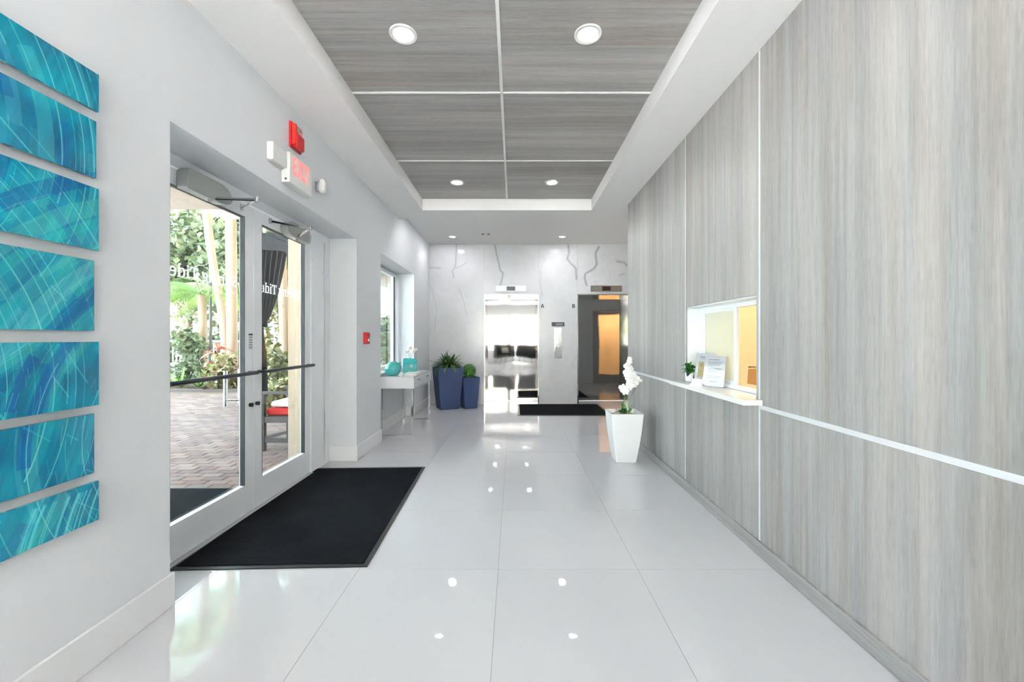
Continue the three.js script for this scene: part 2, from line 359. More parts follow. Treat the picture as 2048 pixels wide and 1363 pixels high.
// office block behind the panelled wall, glazed door towards the lobby
const warm = std(0xece0c8, 0.8);
{
  tag(part('wall_office_end', wallZ(5.10, 5.25, [1.721, 3.3, -0.06, 3.22], [[2.25, 3.28, -0.03, 2.1]]), M.wallPaint), 'white lobby wall with a glazed office door', 'wall', null, 'structure');
  tag(part('wall_office_back', wallZ(4.45, 4.5, [1.74, 3.3, 0, 2.75], []), warm), 'warm cream partition inside the office', 'wall', null, 'structure');
  tag(part('wall_office_side', dbox(3.3, 3.4, -0.06, 3.2, 1.2, 5.25), warm), 'warm cream side wall of the office', 'wall', null, 'structure');
  tag(part('wall_office_front', dbox(1.72, 3.4, -0.06, 3.2, 1.1, 1.2), warm), 'warm cream front wall of the office', 'wall', null, 'structure');
  tag(part('floor_office', dbox(1.72, 3.3, -0.06, 0, 1.2, 5.1), std(0xb9a684, 0.6)), 'tan office floor', 'floor', null, 'structure');
  tag(part('ceiling_office', dbox(1.72, 3.3, 2.75, 2.85, 1.2, 5.1), M.ceilingPaint), 'white office ceiling', 'ceiling', null, 'structure');
  const d = structure('door_4', 'grey framed office door with a large tan panel', 'door');
  part('door_frame', wallZ(5.16, 5.262, [2.25, 3.28, 0, 2.1], [[2.285, 3.245, 0.005, 2.06]]), std(0xb4b5b6, 0.5), d);
  part('door_leaf', wallZ(5.19, 5.235, [2.29, 3.24, 0.01, 2.055], [[2.43, 3.15, 0.27, 1.98]]), std(0xb9bbbc, 0.5), d);
  part('door_panel', dbox(2.43, 3.15, 0.27, 1.98, 5.2, 5.228), phys({ color: 0xfdeedb, roughness: 0.9, transmission: 0.75, thickness: 0 }), d);
  part('handle', join([rod(V(2.36, 1.02, -5.235), V(2.36, 1.02, -5.29), 0.012), rod(V(2.36, 1.02, -5.285), V(2.48, 1.02, -5.285), 0.009)]), M.brushed, d);
  const p = thing('panel_light', 'square flush office ceiling light', 'light', [2.45, 2.75, -3.2]);
  part('frame', box(-0.3, 0.3, -0.012, 0, -0.3, 0.3, 0.003), M.whitePlastic, p);
  part('diffuser', box(-0.27, 0.27, -0.016, -0.012, -0.27, 0.27, 0.002), std(0xffffff, 0.6, 0, { emissive: 0xffe2b0, emissiveIntensity: 2 }), p);
  const l = new THREE.RectAreaLight(0xffe8c6, OFFICE_LAMP, 0.54, 0.54); l.name = 'panel_lamp'; l.position.set(0, -0.02, 0); l.rotation.x = -Math.PI / 2; p.add(l);
  const q = copy(p, [2.75, 2.75, -4.8], 0, 'flush light in the small vestibule behind the glazed office door'); q.scale.set(0.9, 1, 0.8);
  for (const k of q.children) if (k.isRectAreaLight) { k.intensity = VESTIBULE_LAMP; k.width = 0.48; k.height = 0.42; }
}

// ---------- glass entrance doors ----------
{
  const D = structure('door_1', 'white aluminium double glass entrance doors', 'door'), x0 = -2.004, x1 = -1.965;
  part('door_frame', wallX(-2.04, -1.95, [1.971, 4.305, -0.0, 2.355], [[2.0, 2.155, 0.055, 2.28], [2.213, 3.911, 0.004, 2.285], [4.165, 4.195, 0.055, 2.28]]), M.aluminium, D);
  part('sidelight_glass', dbox(-1.999, -1.993, 0.055, 2.28, 4.165, 4.195), M.doorGlass, D);
  part('sidelight_glass', dbox(-1.999, -1.993, 0.055, 2.28, 2.0, 2.155), M.doorGlass, D);
  part('gasket', dbox(-1.985, -1.972, 0.06, 2.275, 4.183, 4.194), M.darkGasket, D);
  part('threshold', dbox(-2.06, -1.93, 0.0, 0.012, 2.213, 3.911, 0.003), M.brushed, D);
  for (const [d0, d1, hinge] of [[2.216, 3.060, 0], [3.066, 3.908, 1]]) {
    const L = subgroup('door_leaf', D), s = 0.098, g0 = d0 + s, g1 = d1 - s;
    part('stile_frame', wallX(x0, x1, [d0, d1, 0.014, 2.28], [[g0, g1, 0.225, 2.185]]), M.aluminium, L);
    part('glass_pane', dbox(-2.002, -1.997, 0.225, 2.185, g0, g1), M.doorGlass, L);
    part('gasket', join([dbox(-1.9965, x1 + 0.002, 0.225, 2.185, g0, g0 + 0.004), dbox(-1.9965, x1 + 0.002, 0.225, 2.185, g1 - 0.004, g1), dbox(-1.9965, x1 + 0.002, 2.181, 2.185, g0 + 0.004, g1 - 0.004)]), M.darkGasket, L);
    part('push_bar', join([rod(V(-1.91, 1.045, -d0 - 0.04), V(-1.91, 1.045, -d1 + 0.035), 0.014), rod(V(-1.965, 1.045, -d0 - 0.05), V(-1.91, 1.045, -d0 - 0.05), 0.012), rod(V(-1.965, 1.045, -d1 + 0.05), V(-1.91, 1.045, -d1 + 0.05), 0.012)]), std(0x4b4f54, 0.3, 0.8), L);
    const hd = hinge ? d0 + 0.075 : d1 - 0.075;
    part('pull_handle', join([rod(V(-2.12, 0.80, -hd), V(-2.12, 1.06, -hd), 0.014), rod(V(-2.12, 0.85, -hd), V(-2.004, 0.85, -hd), 0.01), rod(V(-2.12, 1.02, -hd), V(-2.004, 1.02, -hd), 0.01)]), M.steel, L);
    const ld = hinge ? d0 + 0.03 : d1 - 0.04;
    const lock = part('lock_cylinder', new THREE.CylinderGeometry(0.014, 0.016, 0.022, 18), std(0x3c3e41, 0.35, 0.7), L); lock.rotation.z = Math.PI / 2; lock.position.set(-1.956, 0.805, -ld);
    const t = text('Spring Tide', 0.077, 0.002, serif), tm = part('lettering', t, phys({ color: 0xffffff, roughness: 0.9, transmission: 0.7, thickness: 0 }), L); tm.rotation.y = -Math.PI / 2; tm.position.set(-2.0025, 1.695, -(d0 + d1) / 2 - 0.01);
  }
  // closers
  for (const [dc, s] of [[2.545, 1], [3.6, -1]]) {
    const C = subgroup('door_closer', D);
    const sh = new THREE.Shape(); sh.moveTo(-0.17, -0.055); sh.lineTo(0.09, -0.055); sh.quadraticCurveTo(0.19, -0.05, 0.19, 0.0); sh.quadraticCurveTo(0.17, 0.06, 0.08, 0.06); sh.lineTo(-0.15, 0.06); sh.quadraticCurveTo(-0.18, 0.06, -0.18, 0.02); sh.lineTo(-0.18, -0.03); sh.quadraticCurveTo(-0.18, -0.055, -0.17, -0.055);
    const g = new THREE.ExtrudeGeometry(sh, { depth: 0.055, bevelEnabled: true, bevelSize: 0.006, bevelThickness: 0.006, bevelSegments: 2 }); g.rotateY(Math.PI / 2);
    const body = part('closer_body', metric(g), std(0xa9aca8, 0.45, 0.2), C); body.position.set(-1.958, 2.235, -dc); if (s < 0) { body.rotation.y = 0; body.scale.set(1, 1, -1); }
    const p0 = V(-1.925, 2.185, -dc - s * 0.02), p1 = V(-1.72, 2.225, -dc - s * 0.17), p2 = V(-1.945, 2.235, -dc - s * 0.36);
    part('closer_arm', join([bar(p0, p1, 0.018, 0.008), bar(p1, p2, 0.016, 0.008), rod(V(p0.x, 2.165, p0.z), V(p0.x, 2.20, p0.z), 0.016), rod(p1.clone().add(V(0, -0.015, 0)), p1.clone().add(V(0, 0.018, 0)), 0.012), rod(p2.clone().add(V(0, -0.02, 0)), p2.clone().add(V(0, 0.02, 0)), 0.012)]), M.steel, C);
  }
  const s = part('door_notice', join([dbox(-1.966, -1.964, 1.215, 1.335, 3.005, 3.052)]), std(0xd9dcde, 0.6), D);
  for (let k = 0; k < 5; k++) part('print_line', dbox(-1.964, -1.9635, 1.228 + k * 0.019, 1.235 + k * 0.019, 3.01, 3.047), std(0x8b9096, 0.7), D);
  part('print_bar', dbox(-1.964, -1.9635, 1.322, 1.334, 3.005, 3.052), std(0x3c4046, 0.6), D);
}
// window in the niche
{
  const w = structure('window_1', 'narrow white framed window above the console table', 'window');
  part('window_frame', wallX(-2.03, -1.955, [5.1, 6.76, 0.825, 2.355], [[5.17, 5.9, 0.88, 2.30], [5.95, 6.66, 0.88, 2.30]]), M.aluminium, w);
  part('glass_pane', dbox(-2.028, -2.022, 0.88, 2.30, 5.17, 5.9), M.doorGlass, w);
  part('glass_pane', dbox(-2.028, -2.022, 0.88, 2.30, 5.95, 6.66), M.doorGlass, w);
  part('gasket', dbox(-1.972, -1.952, 0.88, 2.30, 6.637, 6.66), M.darkGasket, w);
}

// ---------- art panels ----------
function artTexture() {
  const W = 760, H = 1860, cv = document.createElement('canvas'); cv.width = W; cv.height = H; const c = cv.getContext('2d');
  const im = c.createImageData(W, H);
  for (let j = 0; j < H; j++) for (let i = 0; i < W; i++) {
    const u = i / W, v = j / H, t = 0.6 * noise(u, v, 4, 9, 51) + 0.4 * noise(u, v, 11, 24, 52), k = (j * W + i) * 4, g = 0.92 + 0.16 * noise(u + v * 0.7, v, 60, 30, 53);
    im.data[k] = (0 + 10 * t) * g; im.data[k + 1] = (78 + 84 * t) * g; im.data[k + 2] = (118 + 58 * t) * g; im.data[k + 3] = 255;
  }
  c.putImageData(im, 0, 0); c.lineCap = 'butt';
  const arc = (x, y, r, a0, a1, w, col) => { c.strokeStyle = col; c.lineWidth = w; c.beginPath(); c.arc(x, y, r, a0, a1); c.stroke(); };
  // broad translucent ribbons, then thin bright strokes, along circles of three sweeps
  const sweeps = [[-160, 420, 250, 1000], [-200, 1250, 220, 1100], [1150, 1500, 350, 1150]];
  for (const [x, y, r0, r1] of sweeps) {
    for (let k = 0; k < 30; k++) { const a = rr(-1.2, 0.9) + (x > 500 ? 3.1 : 0); arc(x + rr(-20, 20), y + rr(-30, 30), rr(r0, r1), a, a + rr(0.25, 0.9), rr(10, 60), `rgba(${rr(40, 130) | 0},${rr(175, 205) | 0},${rr(175, 200) | 0},${rr(0.12, 0.36).toFixed(2)})`); }
    for (let k = 0; k < 14; k++) { const a = rr(-1.2, 0.9) + (x > 500 ? 3.1 : 0); arc(x, y, rr(r0, r1), a, a + rr(0.2, 0.7), rr(20, 60), `rgba(0,${rr(60, 95) | 0},${rr(120, 150) | 0},${rr(0.25, 0.5).toFixed(2)})`); }
    for (let r = r0; r < r1; r += rr(26, 62)) { const a = rr(-1.3, -0.5) + (x > 500 ? 3.1 : 0); arc(x, y, r, a, a + rr(0.6, 1.5), rr(1.5, 5), `rgba(130,215,220,${rr(0.4, 0.8).toFixed(2)})`); }
  }
  for (let k = 0; k < 520; k++) { const [x, y, r0, r1] = sweeps[k % 3], r = rr(r0, r1), a = rr(-1.3, 1.1) + (x > 500 ? 3.1 : 0); arc(x, y, r, a, a + rr(0.02, 0.16), rr(1, 3), `rgba(${rr(70, 180) | 0},${rr(190, 225) | 0},${rr(200, 225) | 0},${rr(0.15, 0.5).toFixed(2)})`); }
  for (let k = 0; k < 40; k++) { let x = rr(-50, W), y = rr(0, H); const l = rr(30, 150), an = rr(0.6, 1.1); c.strokeStyle = `rgba(120,220,225,${rr(0.15, 0.55).toFixed(2)})`; c.lineWidth = rr(1, 6); c.beginPath(); c.moveTo(x, y); c.lineTo(x + l * Math.cos(an), y + l * Math.sin(an)); c.stroke(); }
  for (let k = 0; k < 46; k++) { const x = rr(0, W); c.strokeStyle = `rgba(110,215,220,${rr(0.3, 0.65).toFixed(2)})`; c.lineWidth = rr(3, 9); c.beginPath(); c.moveTo(x + 30, H - 190); c.quadraticCurveTo(x - 14, H - 100, x - 30, H); c.stroke(); }
  const t = new THREE.CanvasTexture(cv); t.colorSpace = THREE.SRGBColorSpace; t.repeat.set(1 / 0.76, 1 / 1.86); t.offset.set(-0.9 / 0.76, -0.53 / 1.86); return t;
}
{
  const art = std(0xffffff, 0.12, 0, { map: artTexture() });
  const Y = [[2.186, 2.333], [1.927, 2.15], [1.642, 1.885], [1.329, 1.604], [1.039, 1.286], [0.772, 1.005], [0.589, 0.742]];
  const L = ['slim teal art panel at the top of the wall stack, light upright strokes', 'teal art panel second from the top of the stack, long diagonal light stroke', 'teal art panel third from the top of the stack, crossing light bands', 'tallest teal art panel in the middle of the stack, broad curved band', 'teal art panel third from the bottom of the stack', 'teal art panel second from the bottom of the stack, fine swept lines', 'slim teal art panel at the bottom of the stack, wavy upright strokes'];
  Y.forEach(([y0, y1], i) => {
    const out = i % 2 ? (i === 1 ? 0.03 : 0.022) : 0.04, p = thing('art_panel', L[i], 'art panel', [-1.67, 0, 0], 0, 'stacked teal art panels');
    const f = dbox(-1.67 + out - 0.012, -1.67 + out, y0, y1, 1.0, 1.595, 0.0012);
    f.translate(1.67, 0, 0); part('print', f, art, p);
    const s = dbox(0, out - 0.012, y0 + 0.03, y1 - 0.03, 1.05, 1.545); part('standoff', s, M.whitePlastic, p);
  });
}

// ---------- wall devices above the door ----------
{
  const s = thing('exit_sign', 'white wall exit sign with glowing red EXIT letters above the doors', 'exit sign', [-1.67, 2.53, -3.07]);
  part('housing', box(0, 0.062, -0.11, 0.11, -0.158, 0.158, 0.006), M.whitePlastic, s);
  const tx = part('letters', text('EXIT', 0.135, 0.004, sansBold), std(0xf58a86, 0.5, 0, { emissive: 0xff5a58, emissiveIntensity: 0.42 }), s); tx.rotation.y = Math.PI / 2; tx.position.set(0.0605, 0.03, 0.0); tx.scale.x = 0.62;
  const k = part('test_button', new THREE.SphereGeometry(0.008, 10, 8), M.darkGasket, s); k.position.set(0.033, -0.085, 0.158);
  const l = new THREE.RectAreaLight(0xff3a30, 0.6, 0.2, 0.12); l.name = 'exit_glow'; l.position.set(0.068, 0, 0); l.rotation.y = -Math.PI / 2; s.add(l);

  const st = thing('fire_strobe', 'red fire alarm strobe high on the wall above the exit sign', 'alarm', [-1.67, 2.82, -3.085]); st.scale.setScalar(0.9);
  part('back_plate', box(0, 0.02, -0.105, 0.105, -0.085, 0.085, 0.006), M.red, st);
  part('horn_body', box(0.02, 0.06, -0.1, 0.02, -0.06, 0.06, 0.012), M.red, st);
  part('strobe_lens', box(0.02, 0.055, 0.03, 0.085, -0.035, 0.035, 0.014), phys({ color: 0xf5c9bd, roughness: 0.15, transmission: 0.5, thickness: 0.02 }), st);
  part('lamp_block', box(0.02, 0.05, -0.085, 0.09, 0.045, 0.075, 0.006), std(0xd02a22, 0.3), st);

  const e = thing('control_box', 'plain white plastic box on the wall beside the exit sign', 'wall box', [-1.67, 2.572, -2.822]); e.scale.setScalar(0.86);
  part('box_body', box(0, 0.055, -0.068, 0.068, -0.1, 0.1, 0.01), M.whitePlastic, e);
  part('box_lip', box(0.0, 0.035, -0.08, -0.066, -0.085, 0.085, 0.004), std(0xc9c9c4, 0.5), e);

  const m = thing('motion_sensor', 'small rounded white motion sensor beyond the exit sign', 'sensor', [-1.67, 2.585, -3.44]);
  part('mount', box(0, 0.03, -0.045, 0.03, -0.03, 0.03, 0.01), std(0xa8aaa8, 0.5), m);
  const cap = part('sensor_body', new RoundedBoxGeometry(0.06, 0.115, 0.075, 3, 0.026), M.whitePlastic, m); cap.position.set(0.05, 0.0, 0);

  const p = thing('pull_station', 'red fire pull station on the wall between door and window', 'alarm', [-1.67, 1.3, -4.54]);
  part('case', box(0, 0.045, -0.065, 0.065, -0.045, 0.045, 0.006), M.red, p);
  part('pull_handle', box(0.045, 0.06, -0.035, -0.005, -0.032, 0.032, 0.005), std(0xd8d6d2, 0.4), p);
  part('case_rim', box(0.045, 0.05, 0.02, 0.05, -0.035, 0.035, 0.003), std(0x8d0e12, 0.4), p);
}

// ---------- downlights ----------
function downlight([x, y, d], r, label, power) {
  const g = thing('downlight', label, 'downlight', [x, y, -d], 0, 'recessed ceiling downlights');
  const prof = [[r, 0], [r, -0.006], [r * 0.96, -0.009], [r * 0.76, -0.007], [r * 0.72, 0]].map((p) => new THREE.Vector2(...p));
  part('trim_ring', new THREE.LatheGeometry(prof, 40), M.whitePlastic, g);
  const l = part('lens', new THREE.CylinderGeometry(r * 0.74, r * 0.74, 0.004, 36), std(0xffffff, 0.5, 0, { emissive: 0xfffcf6, emissiveIntensity: 1.6 }), g); l.position.y = -0.002;
  const a = new THREE.RectAreaLight(0xfdfbff, power, r * 1.25, r * 1.25); a.name = 'downlight_lamp'; a.position.y = -0.0095; a.rotation.x = -Math.PI / 2; g.add(a);
}
for (const [d, w] of [[2.51, 'front'], [4.90, 'far'], [0.1, 'overhead']]) for (const [x, w2] of [[-0.685, 'entrance door'], [0.457, 'service window']])
  downlight([x, 3.18, d], 0.084, `round white downlight in the wood ceiling, ${w} pair, on the ${w2} side`, LAMP);
for (const [d, w] of [[7.4, 'near the marble'], [6.02, 'behind the soffit']]) for (const [x, w2] of [[-1.12, 'window side'], [0.88, 'elevator B side']])
  downlight([x, 3.15, d], 0.075, `small downlight in the white lobby ceiling ${w}, ${w2}`, d > 7 ? LAMP_LOBBY : LAMP_LOBBY * 0.7);
for (const [x, w] of [[-2.6, 'glazed side'], [-0.9, 'tub chairs'], [0.7, 'panelled wall']]) downlight([x, 3.03, -2.9], 0.084, `round downlight in the white lounge soffit by the ${w}`, LAMP);

// ---------- mats at the entrance ----------
{
  const carpet = texture(512, 512, (u, v) => { const r = 0.5 + 0.5 * Math.sin(v * Math.PI * 2 * 64), s = noise(u, v, 180, 200, 61), n = noise(u, v, 5, 6, 62), b = 10 + 9 * r + 16 * (s - 0.5) + 9 * (n - 0.5); return [b - 1, b + 1, b + 7]; });
  const ribs = texture(512, 512, (u, v) => { const g = 128 + 100 * Math.sin(v * Math.PI * 2 * 64) * (0.6 + 0.4 * Math.sin(u * Math.PI * 2 * 48)); return [g, g, g]; }, false);
  const mc = phys({ color: 0xffffff, roughness: 0.95, specularIntensity: 0.25, map: scaled(carpet, 0.9, 0.9), bumpMap: scaled(ribs, 0.9, 0.9), bumpScale: 0.003 });
  const m = thing('entrance_mat', 'black ribbed rubber backed mat on the white tiles inside the doors', 'mat', [-1.418, 0, -3.18], 0.033);
  part('rubber_border', slabY(0.0005, 0.006, [-0.555, 0.555, -0.893, 0.893], [[-0.525, 0.525, -0.862, 0.862]]), M.blackPlastic, m);
  part('carpet', box(-0.525, 0.525, 0.0005, 0.010, -0.862, 0.862, 0.003), mc, m);
  const o = thing('door_mat', 'black mat on the brick patio outside the glass doors', 'mat', [-2.6, -0.01, -2.85]);
  part('rubber_border', slabY(0.0, 0.008, [-0.42, 0.36, -0.7, 0.7], [[-0.39, 0.33, -0.67, 0.67]]), M.blackPlastic, o);
  part('carpet', box(-0.39, 0.33, 0.0, 0.011, -0.67, 0.67, 0.003), mc, o);
}

// ---------- console table and what stands on it ----------
{
  const lacquer = std(0xeef0f1, 0.18), t = thing('console_table', 'white lacquer console table with two drawers on chrome legs', 'table', [-1.565, 0, -5.95]);
  part('table_top', box(-0.235, 0.235, 0.782, 0.79, -0.56, 0.56, 0.002), phys({ color: 0xdfe6e6, roughness: 0.05, clearcoat: 0.5 }), t);
  part('apron', box(-0.232, 0.225, 0.63, 0.782, -0.555, 0.555, 0.003), lacquer, t);
  for (const z of [-0.277, 0.277]) { const d = part('drawer', box(0.2255, 0.236, 0.636, 0.778, z - 0.272, z + 0.272, 0.003), lacquer, t); part('handle', box(0.236, 0.243, 0.715, 0.735, z - 0.06, z + 0.06, 0.003), std(0x85888b, 0.3, 0.8), d); }
  for (const x of [-0.21, 0.21]) for (const z of [-0.535, 0.535]) part('leg', box(x - 0.016, x + 0.016, 0, 0.63, z - 0.016, z + 0.016, 0.003), M.chrome, t);
  for (const z of [-0.535, 0.535]) part('stretcher', box(-0.194, 0.194, 0.0, 0.022, z - 0.014, z + 0.014, 0.002), M.chrome, t);
}
const aqua = phys({ color: 0x38aaa8, roughness: 0.12, clearcoat: 1, clearcoatRoughness: 0.05, map: texture(256, 256, (u, v) => { const s = 0.5 + 0.5 * Math.sin((v * 9 + 1.5 * noise(u, v, 4, 4, 71)) * 6.283); return [196 + 55 * s, 232 + 20 * s, 232 + 20 * s]; }) });
{
  const g = new THREE.SphereGeometry(0.11, 48, 32), p = g.attributes.position;
  for (let i = 0; i < p.count; i++) { let x = p.getX(i), y = p.getY(i), z = p.getZ(i); const k = Math.max(0, (x + y) / 0.2); x += 0.035 * k * k; y += 0.018 * k * k; if (y < -0.075) y = -0.075 + (y + 0.075) * 0.15; p.setXYZ(i, x * 0.98, y * 0.98, z * 0.72); }
  g.computeVertexNormals();
  const v = thing('pebble_vase', 'turquoise glass pebble vase with swirled bands on the white console', 'vase', [-1.68, 0.79, -5.62]);
  part('vase_body', g, aqua, v).position.y = 0.0785;
  const r = part('vase_mouth', new THREE.TorusGeometry(0.022, 0.006, 10, 28), std(0x2d8f8c, 0.2), v); r.position.set(0.098, 0.168, 0); r.rotation.set(Math.PI / 2, -0.8, 0, 'YXZ'); r.rotation.set(Math.PI / 2, 0.75, 0);
}
{
  const v = thing('square_vase', 'turquoise squared vase with a round hollow holding white blossoms', 'vase', [-1.535, 0.79, -5.98]);
  const s = new THREE.Shape(), a = 0.098, r = 0.03; s.moveTo(-a + r, 0); s.lineTo(a - r, 0); s.quadraticCurveTo(a, 0, a, r); s.lineTo(a, 0.2 - r); s.quadraticCurveTo(a, 0.2, a - r, 0.195); s.lineTo(-a + r, 0.205); s.quadraticCurveTo(-a, 0.2, -a, 0.2 - r); s.lineTo(-a, r); s.quadraticCurveTo(-a, 0, -a + r, 0);
  const h = new THREE.Path(); h.absarc(0.022, 0.095, 0.033, 0, Math.PI * 2, true); s.holes.push(h);
  const g = new THREE.ExtrudeGeometry(s, { depth: 0.05, bevelEnabled: true, bevelSize: 0.008, bevelThickness: 0.012, bevelSegments: 3, curveSegments: 16 }); g.translate(0, 0.008, -0.025);
  part('vase_body', g, aqua, v).rotation.y = 0.25;
  const f = thing('blossom_spray', 'small spray of white blossoms standing in the squared vase', 'flowers', [-1.535, 0.79, -5.98]);
  for (let k = 0; k < 5; k++) part('stem', tube([V(0, 0.19, 0), V(-0.01 + k * 0.012, 0.26, 0.01), V(-0.05 + k * 0.028, 0.31 + rr(0, 0.09), rr(-0.03, 0.03))], 0.0018, 10, 5), std(0x9a8b6c, 0.7), f);
  for (let k = 0; k < 14; k++) { const b = part('blossom', blossomGeo(0.02), std(0xf1ece2, 0.7), f); b.position.set(rr(-0.06, 0.085), rr(0.25, 0.40), rr(-0.04, 0.04)); b.rotation.set(rr(0, 3), rr(0, 3), rr(0, 3)); }
  const k = thing('white_book', 'flat white book lying on the console table', 'book', [-1.44, 0.79, -5.78], 0.06);
  part('cover', join([box(-0.085, 0.085, 0, 0.003, -0.13, 0.13), box(-0.085, 0.085, 0.022, 0.025, -0.13, 0.13), box(-0.087, -0.084, 0, 0.025, -0.13, 0.13)]), std(0xeceded, 0.4), k);
  part('pages', box(-0.083, 0.081, 0.003, 0.022, -0.126, 0.126), std(0xdcdad2, 0.8), k);
}
function blossomGeo(r) {
  const list = [];
  for (let k = 0; k < 5; k++) { const g = new THREE.SphereGeometry(r, 8, 6); g.scale(0.62, 0.2, 1); g.translate(0, 0.2 * r, r * 0.75); g.rotateX(-0.35); g.rotateY(k * Math.PI * 0.4); list.push(g); }
  const c = new THREE.SphereGeometry(r * 0.28, 8, 6); c.translate(0, r * 0.25, 0); list.push(c);
  return join(list);
}

// ---------- planters ----------
// square tapered pot, levels of [y, half width], with an inner wall down to the soil
function pot(levels, r, soilDrop, wall = 0.012) {
  const ring = (hw, y) => { const p = [], c = Math.min(r, hw * 0.5); for (let q = 0; q < 4; q++) for (let k = 0; k <= 4; k++) { const a = (q + k / 4) * Math.PI / 2, cx = (q === 0 || q === 3 ? 1 : -1) * (hw - c), cz = (q < 2 ? 1 : -1) * (hw - c); p.push([cx + c * Math.cos(a), y, cz + c * Math.sin(a)]); } return p; };
  const top = levels[levels.length - 1], rings = [...levels.map(([y, h]) => ring(h, y)), ring(top[1] - wall, top[0]), ring(top[1] - wall - 0.006, top[0] - soilDrop - 0.01)];
  const pos = [], n = rings[0].length, tri = (a, b, c) => pos.push(...a, ...b, ...c);
  for (let i = 0; i < rings.length - 1; i++) for (let k = 0; k < n; k++) { const a = rings[i][k], b = rings[i][(k + 1) % n], c = rings[i + 1][k], d = rings[i + 1][(k + 1) % n]; tri(a, c, b); tri(b, c, d); }
  for (let k = 1; k < n - 1; k++) tri(rings[0][0], rings[0][k], rings[0][k + 1]);
  const g = new THREE.BufferGeometry(); g.setAttribute('position', new THREE.Float32BufferAttribute(pos, 3)); g.computeVertexNormals();
  return metric(g);
}
// one long leaf along a bent midrib: width profile, folded along the middle
function blade(len, wid, up, droop, seg = 8, fold = 0.25) {
  const pos = [], idx = [], at = (t) => [len * t * Math.cos(up) , len * t * Math.sin(up) - droop * len * t * t];
  for (let i = 0; i <= seg; i++) {
    const t = i / seg, [x, y] = at(t), w = wid * Math.pow(Math.sin(Math.PI * Math.min(0.999, 0.08 + 0.92 * t)), 0.7) * 0.5;
    pos.push(x, y + w * fold, -w, x, y, 0, x, y + w * fold, w);
    if (i < seg) { const a = i * 3; idx.push(a, a + 1, a + 3, a + 1, a + 4, a + 3, a + 1, a + 2, a + 4, a + 2, a + 5, a + 4); }
  }
  const g = new THREE.BufferGeometry(); g.setAttribute('position', new THREE.Float32BufferAttribute(pos, 3)); g.setIndex(idx); g.computeVertexNormals();
  g.setAttribute('uv', new THREE.Float32BufferAttribute(new Float32Array(pos.length / 3 * 2), 2)); return g;
}
const leafMat = (c) => phys({ color: c, roughness: 0.5, side: THREE.DoubleSide });
{ // white orchid planter
  const o = thing('potted_orchid', 'glossy white tapered floor planter with a white orchid by the panelled wall', 'potted plant', [1.172, 0, -4.335]);
  part('pot', pot([[0, 0.098], [0.006, 0.104], [0.10, 0.119], [0.22, 0.136], [0.34, 0.150], [0.44, 0.159], [0.516, 0.165], [0.52, 0.167]], 0.012, 0.035), std(0xf1f2f2, 0.16), o);
  part('moss', new THREE.SphereGeometry(0.15, 24, 10, 0, 6.3, 0, 1.6).scale(0.98, 0.16, 0.98).translate(0, 0.478, 0), std(0xb9b79a, 0.95), o);
  part('stem', tube([V(-0.01, 0.49, 0), V(0.0, 0.62, 0.01), V(0.02, 0.76, 0.01), V(0.07, 0.9, 0), V(0.055, 1.02, 0.0), V(0.06, 1.09, 0)], 0.005, 30, 8), M.stem, o);
  part('stem', tube([V(0.02, 0.49, 0.02), V(0.05, 0.62, 0.0), V(0.12, 0.76, 0.0), V(0.18, 0.84, -0.02)], 0.003, 20, 6), M.stem, o);
  const white = phys({ color: 0xf6f5f1, roughness: 0.55, side: THREE.DoubleSide });
  const orchid = () => { const l = []; for (let k = 0; k < 5; k++) { const g = new THREE.SphereGeometry(0.03, 10, 8); const big = k === 1 || k === 4; g.scale(big ? 0.95 : 0.6, 0.9, 0.16); g.translate(0, 0.028, 0); g.rotateX(-0.25); g.rotateZ(k * Math.PI * 0.4); l.push(g); } return join(l); };
  const og = orchid();
  for (const [x, y, z, s] of [[0.06, 1.08, 0.01, 0.6], [0.058, 1.045, 0.015, 0.75], [0.035, 1.0, 0.02, 1.0], [0.065, 0.975, 0.03, 1.0], [0.03, 0.93, 0.02, 1.1], [0.085, 0.91, 0.03, 1.1], [0.055, 0.87, 0.04, 1.15], [0.12, 0.865, 0.02, 1.05], [0.10, 0.825, 0.03, 1.1], [0.05, 0.80, 0.04, 1.1], [-0.015, 0.765, 0.03, 1.15], [0.005, 0.735, 0.035, 1.0], [0.15, 0.85, 0.0, 0.6], [0.185, 0.845, -0.02, 0.45]]) {
    const f = part('flower', og, white, o); f.position.set(x, y, z); f.scale.setScalar(s * 0.86); f.rotation.set(rr(-0.4, 0.3), rr(-0.7, 0.5), rr(-0.6, 0.6));
    if (s > 0.7) { const c = part('flower_lip', new THREE.SphereGeometry(0.006, 8, 6), std(0xece6d0, 0.6), f); c.position.set(0, -0.002, 0.012); }
  }
  const gl = [leafMat(0x3f7d34), leafMat(0x2f6a34), leafMat(0x6a9a4a)];
  for (let k = 0; k < 11; k++) { const b = part('leaf', blade(rr(0.12, 0.2), rr(0.035, 0.055), rr(0.5, 1.2), rr(0.2, 0.7)), gl[k % 3], o); b.position.set(rr(-0.04, 0.05), 0.49, rr(-0.05, 0.04)); b.rotation.y = k * 0.62 + rr(-0.2, 0.2); }
}
const navy = std(0x2e3f66, 0.45);
